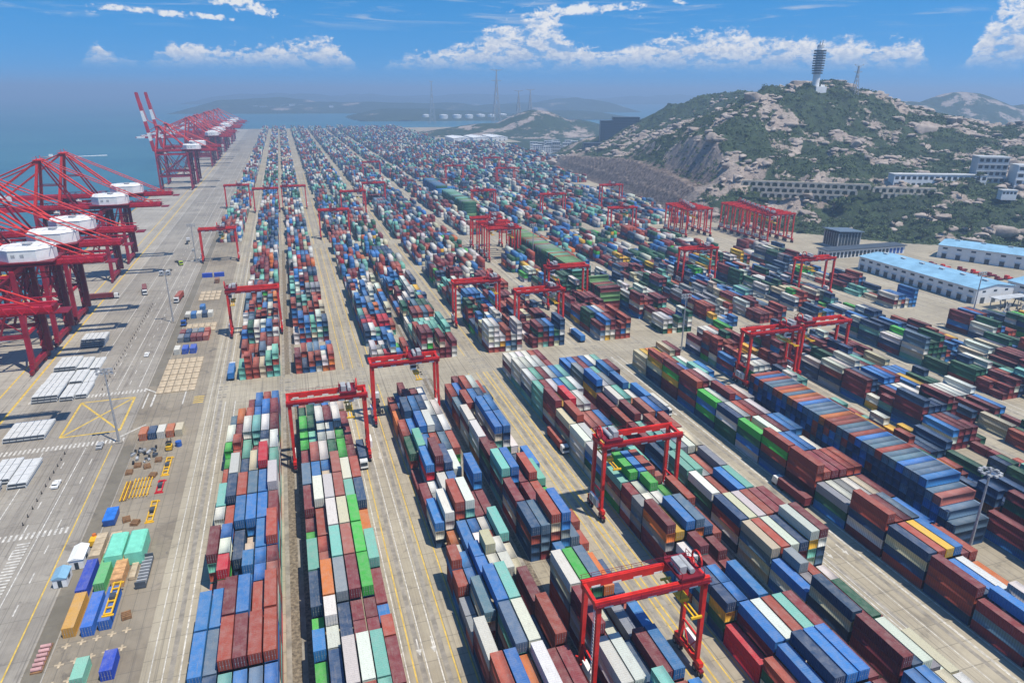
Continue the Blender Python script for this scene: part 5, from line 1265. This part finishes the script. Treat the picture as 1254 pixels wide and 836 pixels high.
# ---------------------------------------------------------------- buildings
def warehouse(x0, x1, y0, y1, h, label, roofm=M_BLUER, ridge=1.9, bays=13, doors=True, rz=0.0):
    r_ = empty('warehouse', ((x0 + x1) / 2, (y0 + y1) / 2, 0), rz); tag(r_, label, 'warehouse'); w, l = (x1 - x0), (y1 - y0)
    wm = MB(); wm.box(-w / 2, w / 2, -l / 2, l / 2, 0, h)
    for s_ in (-1, 1): wm.add([(-w / 2, s_ * l / 2, h), (w / 2, s_ * l / 2, h), (0, s_ * l / 2, h + ridge - 0.2), (-w / 2, s_ * (l / 2 - 0.3), h), (w / 2, s_ * (l / 2 - 0.3), h), (0, s_ * (l / 2 - 0.3), h + ridge - 0.2)], [(0, 1, 2), (3, 5, 4)])
    wall = wm.build('wall', M_WALL, r_)
    for s_ in (-1, 1):
        n_ = max(3, int(l / 6))
        for q in range(n_):
            ya = -l / 2 - 0.5 + q * (l + 1.0) / n_; yb = ya + (l + 1.0) / n_ - 0.06
            ro = MB(); ro.add([(s_ * (w / 2 + 0.7), ya, h - 0.1), (s_ * (w / 2 + 0.7), yb, h - 0.1), (0, yb, h + ridge), (0, ya, h + ridge), (s_ * (w / 2 + 0.7), ya, h + 0.1), (s_ * (w / 2 + 0.7), yb, h + 0.1), (0, yb, h + ridge + 0.2), (0, ya, h + ridge + 0.2)], BOXF); ro.build('roof_sheet', roofm, r_)
    for q in range(bays):
        yy = -l / 2 + (q + 0.5) * l / bays
        f_ = MB().box(-w / 2 - 0.10, -w / 2 + 0.05, yy - 1.5, yy + 1.5, h - 2.6, h - 1.5).build('window', M_GLASS, wall); MB().box(-w / 2 - 0.22, -w / 2 + 0.04, yy - 1.7, yy + 1.7, h - 2.82, h - 2.62).build('sill', M_WALL2, wall)
        if doors:
            f_ = MB().box(-w / 2 - 0.12, -w / 2 + 0.05, yy - 1.5, yy + 1.5, 0.02, 3.4).build('door', M_GLASS if q % 3 else M_ROOFG, wall)
            MB().box(-w / 2 - 0.9, -w / 2 + 0.05, yy - 1.9, yy + 1.9, 3.6, 3.8).build('canopy', M_WALL2, wall)
    for q in range(6): MB().box(-0.7, 0.7, -l / 2 + (q + 0.5) * l / 6 - 1.6, -l / 2 + (q + 0.5) * l / 6 + 1.6, h + ridge + 0.1, h + ridge + 1.0).build('roof_vent', M_WALL2, r_)
    MB().box(-w / 2 - 0.95, -w / 2 - 0.72, -l / 2 - 0.5, l / 2 + 0.5, h - 0.25, h - 0.02).build('gutter', M_WALL2, r_)
    for q in (-0.3, 0.0, 0.3):
        MB().box(q * w - 1.2, q * w + 1.2, -l / 2 - 0.08, -l / 2 + 0.05, h - 2.4, h - 1.3).build('window', M_GLASS, wall); MB().box(q * w - 1.6, q * w + 1.6, -l / 2 - 0.1, -l / 2 + 0.05, 0.02, 3.6).build('door', M_ROOFG, wall)
    return r_
warehouse(372, 401, 281, 370, 9.0, 'long white warehouse with pale blue roof facing the container yard')
warehouse(478, 508, 295, 395, 9.5, 'second white warehouse with pale blue roof at the foot of the hill', bays=11, rz=R_(27.5))
warehouse(409, 442, 236, 291, 9.0, 'third blue roofed warehouse cut off by the right edge', bays=9)
r_ = empty('office_building', (394, 252, 0)); tag(r_, 'low white building with small dark windows at the right edge', 'building')
wl_ = MB().box(-8, 8, -4, 4, 0, 6.5).build('wall', M_WALL, r_); MB().box(-8.4, 8.4, -4.4, 4.4, 6.5, 6.9).build('roof', M_ROOFG, r_)
for q in range(4):
    for zz in (1.4, 4.2): MB().box(-6.6 + q * 3.7, -5.0 + q * 3.7, -4.06, -3.9, zz, zz + 1.2).build('window', M_GLASS, wl_)
    for zz in (1.4, 4.2): MB().box(-8.06, -7.9, -3.2 + q * 1.7, -2.2 + q * 1.7, zz, zz + 1.2).build('window', M_GLASS, wl_)
# open shed crammed with machine frames
r_ = empty('open_shed', (386, 268, 0)); tag(r_, 'open shed crammed with dark steel frames beside the long warehouse end', 'shed')
for q in range(3):
    for w_ in (-1, 1): MB().box(-11 + q * 11 - 0.2, -11 + q * 11 + 0.2, w_ * 5.5 - 0.2, w_ * 5.5 + 0.2, 0, 6).build('post', M_GREYP, r_)
for q in range(4): MB().box(-12 + q * 6, -12 + q * 6 + 5.9, 0.5, 6.5, 6.0, 6.3).build('roof_panel', M_WALL2, r_)
rq = random.Random(4)
for q in range(26):
    a = Vector((rq.uniform(-11, 11), rq.uniform(-6, 5), 0.1)); MB().beam(a, a + Vector((rq.uniform(-3, 3), rq.uniform(-2, 2), rq.uniform(1, 4))), 0.5).build('steel_frame', (M_ROOFG, M_GREYP, M_BLACK)[q % 3], r_)
# long grey-roofed building and the dark gate house
r_ = empty('workshop', (408, 405, 0)); tag(r_, 'long low workshop with dark grey roof and glazed front', 'workshop')
wl_ = MB().box(-36, 36, -5, 5, 0, 6.0).build('wall', M_WALL, r_)
for q in range(12): MB().box(-37 + q * 6.15, -37 + q * 6.15 + 6.1, -6.2, 6.2, 6.0, 6.5).build('roof_panel', M_ROOFG, r_)
for q in range(20): MB().box(-34.5 + q * 3.5, -32.2 + q * 3.5, -5.08, -4.9, 0.4, 4.6).build('window', M_GLASS if q < 16 else M_BLUEP, wl_)
for q in range(3): MB().box(-36.08, -35.9, -3.6 + q * 2.7, -1.8 + q * 2.7, 0.4, 4.4).build('window', M_GLASS, wl_)
r_ = empty('gate_house', (418, 437, 0)); tag(r_, 'dark glazed hall with sloping grey roof behind the long workshop', 'building')
wl_ = MB().box(-11, 11, -8, 8, 0, 11.5).build('wall', M_WALL2, r_)
MB().add([(-12.5, -9.5, 13.2), (12.5, -9.5, 11.6), (12.5, 9.5, 11.6), (-12.5, 9.5, 13.2), (-12.5, -9.5, 13.8), (12.5, -9.5, 12.2), (12.5, 9.5, 12.2), (-12.5, 9.5, 13.8)], BOXF).build('roof', plain('slate_blue_roof', (0.13, 0.18, 0.24), 0.4), r_)
for q in range(6): MB().box(-11.1, -10.9, -7.4 + q * 2.5, -5.3 + q * 2.5, 1.0, 12.4).build('window', M_GLASS, wl_)
for q in range(7): MB().box(-10.3 + q * 3.0, -7.8 + q * 3.0, -8.1, -7.9, 1.0, 11.4).build('window', M_GLASS, wl_)
# arcaded retaining walls on the hillside
def arcade(a, b_, z0, rows, n_, label):
    a = Vector((a[0], a[1], 0)); b_ = Vector((b_[0], b_[1], 0)); d = b_ - a; L = d.length; ang = math.atan2(d.y, d.x)
    r_ = empty('retaining_wall', (a.x, a.y, z0), ang); tag(r_, label, 'retaining wall'); hh = 5.2; w = L / n_
    for row in range(rows):
        zb = -row * hh
        cnt = n_ - row * 3
        MB().box(row * 1.4 * w, (row * 1.4 + cnt) * w, -0.3, 1.6, zb + hh - 1.5, zb + hh).build('coping', M_STONE, r_)
        MB().box(row * 1.4 * w, (row * 1.4 + cnt) * w, 0.9, 1.5, zb, zb + hh - 1.5).build('planted_infill', M_INFILL, r_)
        for q in range(cnt + 1): x = (row * 1.4 + q) * w; MB().box(x - 1.0, x + 1.0, -0.2, 0.9, zb, zb + hh - 1.5).build('pier', M_STONE, r_)
        for q in range(cnt):
            x = (row * 1.4 + q + 0.5) * w; mb = MB(); pts = []
            R0 = w / 2 - 1.0
            for k_ in range(7): an = math.pi * k_ / 6; pts.append((x - math.cos(an) * R0, zb + hh - 3.1 + math.sin(an) * 1.45))
            for k_ in range(6):
                p0, p1 = pts[k_], pts[k_ + 1]; zt = zb + hh - 1.5
                mb.add([(p0[0], -0.15, p0[1]), (p1[0], -0.15, p1[1]), (p1[0], -0.15, zt), (p0[0], -0.15, zt), (p0[0], 0.85, p0[1]), (p1[0], 0.85, p1[1]), (p1[0], 0.85, zt), (p0[0], 0.85, zt)], BOXF)
            mb.build('arch', M_STONE, r_)
    return r_
arcade((418, 574), (512, 512), 31.0, 3, 17, 'pale arched retaining wall in three tiers across the hillside')
arcade((513, 508), (560, 484), 29.5, 2, 9, 'lower arched retaining wall right of the large round tree')
# hillside buildings
def block_building(name, x, y, z, w, l, h, label, floors, nwin, wallm=M_WALL, roofm=M_WALL2, rz=0.0, balcony=False, drop=4.0):
    r_ = empty(name, (x, y, z), rz); tag(r_, label, 'building')
    wl_ = MB().box(-w / 2, w / 2, -l / 2, l / 2, -drop, h).build('wall', wallm, r_); MB().box(-w / 2 - 0.4, w / 2 + 0.4, -l / 2 - 0.4, l / 2 + 0.4, h, h + 0.6).build('roof', roofm, r_)
    fh = h / floors
    for f_ in range(floors):
        for q in range(nwin):
            xx = -w / 2 + (q + 0.5) * w / nwin; ww = w / nwin * 0.62
            MB().box(xx - ww / 2, xx + ww / 2, -l / 2 - 0.08, -l / 2 + 0.05, f_ * fh + fh * 0.3, f_ * fh + fh * 0.78).build('window', M_GLASS, wl_)
        if balcony: MB().box(-w / 2 - 0.6, w / 2 + 0.6, -l / 2 - 1.0, -l / 2 - 0.1, f_ * fh + fh * 0.86, f_ * fh + fh).build('ledge', wallm, r_)
    return r_
zt = lambda x, y: float(hill_h(np.array([float(x)]), np.array([float(y)]))[0])
AZ_ = math.atan2(-0.46, 0.89)
block_building('hotel', 580, 503, 32, 84, 12, 12.0, 'long white two storey building on the hillside bench', 2, 16, rz=AZ_ * 0.75)
block_building('modern_building', 662, 462, 30, 56, 16, 24.0, 'modern white terraced building with bands of dark glass at the right edge', 4, 8, rz=AZ_, balcony=True)
block_building('modern_building', 628, 492, 30, 26, 14, 30.0, 'glass fronted hillside building left of the white terraced one', 5, 5, wallm=M_WALL2, rz=AZ_, balcony=True)
block_building('small_house', 606, 452, 31, 12, 8, 4.0, 'small pale house below the glass fronted hillside building', 1, 4, rz=AZ_)
block_building('office_block', 580, 1150, 34, 46, 26, 40.0, 'dark glass office block standing alone above the quarried cliff', 9, 12, wallm=plain('dark_blue_cladding', (0.05, 0.08, 0.12), 0.35), roofm=M_ROOFG, rz=-0.35, drop=20)
block_building('office_block', 548, 1160, 34, 22, 24, 34.0, 'lower dark wing at the left of the glass office block', 8, 5, wallm=MATS['dark_blue_cladding'], roofm=M_ROOFG, rz=-0.35, drop=20)
block_building('depot', 520, 1120, 24, 60, 20, 9.0, 'dark low depot at the foot of the glass office block', 2, 12, wallm=MATS['dark_blue_cladding'], roofm=M_ROOFG, rz=-0.3, drop=20)
rb = random.Random(12)
for q in range(16):
    x, y = 470 + (q % 6) * 18 + rb.uniform(-4, 4), 1240 + (q // 6) * 45 + rb.uniform(-8, 8)
    block_building('town_house', x, y, 10, rb.uniform(12, 20), 11, rb.uniform(8, 20), f"{['white', 'grey', 'cream'][q % 3]} town house, {ORD[q % 6]} from left in the {['front', 'middle', 'rear'][q // 6]} row behind the cliff", 3, 4, wallm=(M_WALL, M_WALL2, M_WALL)[q % 3], rz=-0.3, drop=12)
for q in range(3): warehouse(395 + q * 52, 435 + q * 52, 1690 + q * 12, 1790 + q * 12, 9, f"{['left', 'middle', 'right'][q]} pale far warehouse at the end of the container yard", roofm=M_WALL, bays=5, doors=False)
# cylindrical tower with ring floors on the summit
tx, ty = 609.0, 718.0; tz = 119.0
r_ = empty('communication_tower', (tx, ty, tz)); tag(r_, 'white round tower with stacked dark ring floors on the hilltop', 'tower')
MB().tube((0, 0, -6), (0, 0, 46), 4.2, 3.8, 18).build('shaft', M_WHITE, r_)
for q in range(10):
    z_ = 17.5 + q * 2.7; rr_ = 6.0 + min(q, 3) * 0.25
    f_ = MB().tube((0, 0, z_), (0, 0, z_ + 1.3), rr_, rr_, 24).build('ring_floor', M_ROOFG, r_); MB().tube((0, 0, z_ + 1.3), (0, 0, z_ + 1.5), rr_ + 0.2, rr_ + 0.2, 24).build('ring_rail', M_WALL2, f_)
MB().tube((0, 0, 46), (0, 0, 49), 4.2, 3.6, 16).build('top_drum', M_WALL2, r_)
for q in range(4): a = q * 1.57; MB().tube((math.cos(a) * 2, math.sin(a) * 2, 49), (math.cos(a) * 2, math.sin(a) * 2, 54 - q), 0.35, 0.25, 6).build('antenna', M_ROOFG, r_)
MB().box(-4, 11, -7, -1, -6, 3.5).build('equipment_room', M_WALL, r_)
for sx in (6.5, 9.5): MB().tube((sx, -3, 3.5), (sx, -3, 5.8), 1.4, 0.5, 12).build('radome', M_WHITE, r_)
# lattice pylons
def pylon(x, y, z, h, w, label, arms=2, aw=12.0, mat=M_GREYP, bar=0.5):
    r_ = empty('pylon', (x, y, z)); tag(r_, label, 'pylon'); lt = MB(); n_ = 7
    def wd(u): return w * (1 - u) ** 1.4 + 0.9
    for sx in (-1, 1):
        for sy in (-1, 1):
            for q in range(n_):
                u0, u1 = q / n_, (q + 1) / n_; lt.beam((sx * wd(u0) / 2, sy * wd(u0) / 2, u0 * h - (4 if q == 0 else 0)), (sx * wd(u1) / 2, sy * wd(u1) / 2, u1 * h), bar)
    for q in range(n_):
        u0, u1 = q / n_, (q + 1) / n_
        for sy in (-1, 1):
            lt.beam((-wd(u0) / 2, sy * wd(u0) / 2, u0 * h), (wd(u1) / 2, sy * wd(u1) / 2, u1 * h), bar * 0.6); lt.beam((wd(u0) / 2, sy * wd(u0) / 2, u0 * h), (-wd(u1) / 2, sy * wd(u1) / 2, u1 * h), bar * 0.6)
    lt.build('lattice', mat, r_)
    for q in range(arms):
        zz = h * (0.98 - q * 0.17); am = MB(); a_ = aw * (1 - 0.15 * q)
        for s_ in (-1, 1): am.beam((0, 0, zz - 1.2), (s_ * a_, 0, zz + (2.5 if q == 0 else 0)), bar, bar * 0.8, bar * 0.4, bar * 0.4); am.beam((0, 0, zz + 1.2), (s_ * a_, 0, zz + (2.6 if q == 0 else 0.1)), bar * 0.7)
        am.build('cross_arm', mat, r_)
pylon(652, 700, 112, 33, 6.0, 'lattice power pylon with spread arms right of the hilltop tower', 2, 7.0)
pylon(640, 2150, 12, 168, 26, 'tallest hazy power pylon with crossarms beyond the yard', 2, 20, bar=1.5)
pylon(745, 2250, 20, 100, 20, 'left of the paired hazy power pylons beside the far hill', 1, 16, bar=1.4)
pylon(785, 2250, 20, 104, 20, 'right of the paired hazy power pylons beside the far hill', 1, 16, bar=1.4)
pylon(590, 2900, -4, 160, 24, 'faint slender pylon left of the tallest hazy one', 1, 10, bar=1.4)
# storage tanks and sheds on the far shore
rt = random.Random(9)
for q in range(9):
    x = 620 + q * 62 + rt.uniform(-14, 14); y = 3180 + rt.uniform(-30, 60); rr_ = rt.uniform(15, 24)
    r_ = empty('storage_tank', (x, y, 4)); tag(r_, 'hazy white round storage tank on the far shore', 'tank', 'white storage tanks on the far shore')
    MB().tube((0, 0, -8), (0, 0, 15), rr_, rr_, 18).build('shell', M_WHITE, r_); MB().tube((0, 0, 15), (0, 0, 18), rr_, 1.0, 18).build('roof', M_WALL, r_)
for q in range(22):
    x = -150 + q * 75 + rt.uniform(-25, 25); y = 4620 + rt.uniform(-60, 200)
    r_ = empty('shore_shed', (x, y, 10)); tag(r_, 'hazy pale shed on the far island', 'shed', 'pale sheds on the far island')
    w, l, h = rt.uniform(24, 50), 24, rt.uniform(14, 34)
    MB().box(-w / 2, w / 2, -l / 2, l / 2, -14, h).build('wall', M_WALL, r_); MB().box(-w / 2 - 1, w / 2 + 1, -l / 2 - 1, l / 2 + 1, h, h + 2).build('roof', M_WALL2, r_)
# parked red and orange machines between the warehouses
for q in range(16):
    x = 418 + (q % 2) * 9 + (q // 2) * 3.2 + rt.uniform(-1, 1); y = 372 - (q // 2) * 9.0; cm = (M_DKRED, M_RED, M_ORANGE, M_DKRED)[q % 4] if q > 1 else M_ORANGE
    r_ = empty('yard_tractor', (x, y, 0), rt.uniform(-0.2, 0.2) + 1.57); tag(r_, f"parked {'orange' if cm is M_ORANGE else 'red'} yard tractor, {ORD[q // 2]} from front in the {['left', 'right'][q % 2]} file between warehouses", 'tractor', 'parked yard tractors')
    MB().box(-1.2, 1.2, 1.0, 2.9, 0.8, 2.9).build('cab', cm, r_); MB().box(-1.1, 1.1, -4.0, 1.0, 0.7, 1.1).build('chassis', cm, r_)
    for yy in (2.0, -2.2, -3.3):
        for sx in (-1, 1): w_ = MB(); wheel(w_, sx * 1.0, yy, 0.5, 0.5, 0.4); w_.build('wheel', M_BLACK, r_)
# small boat with wake off the quay
r_ = empty('workboat', (-420, 1530, -5.0), 1.9); tag(r_, 'small workboat leaving a white wake beyond the quay', 'boat')
MB().prism([(-3, -10), (3, -10), (3, 6), (0, 13), (-3, 6)], -0.8, 2.2, 0, -0.12).build('hull', M_GREYP, r_); MB().box(-2, 2, -6, 1, 2.2, 6).build('wheelhouse', M_WHITE, r_)
MB().add([(-1.5, -10, 0.12), (1.5, -10, 0.12), (9, -95, 0.12), (-9, -95, 0.12)], [(0, 3, 2, 1)]).build('wake', M_WHITE, r_)

# ---------------------------------------------------------------- haze
hz_o = MB().box(-SEA - 200, SEA + 200, -6200, SEA + 200, -10.5, 192).build('haze', None or M_WHITE)
hz_o.data.materials.clear()
mt = bpy.data.materials.new('haze_air'); mt.use_nodes = True; t = NT(mt.node_tree); t.n.clear()
out = t.new('ShaderNodeOutputMaterial'); pv = t.new('ShaderNodeVolumePrincipled'); t.l.new(pv.outputs[0], out.inputs['Volume'])
pv.inputs['Color'].default_value = (0.52, 0.74, 1.0, 1); pv.inputs['Density'].default_value = 0.00029; pv.inputs['Anisotropy'].default_value = 0.15
hz_o.data.materials.append(mt); stuff(hz_o)
hz_o['label'] = 'thin blue haze over the port and the sea'; hz_o['category'] = 'haze'
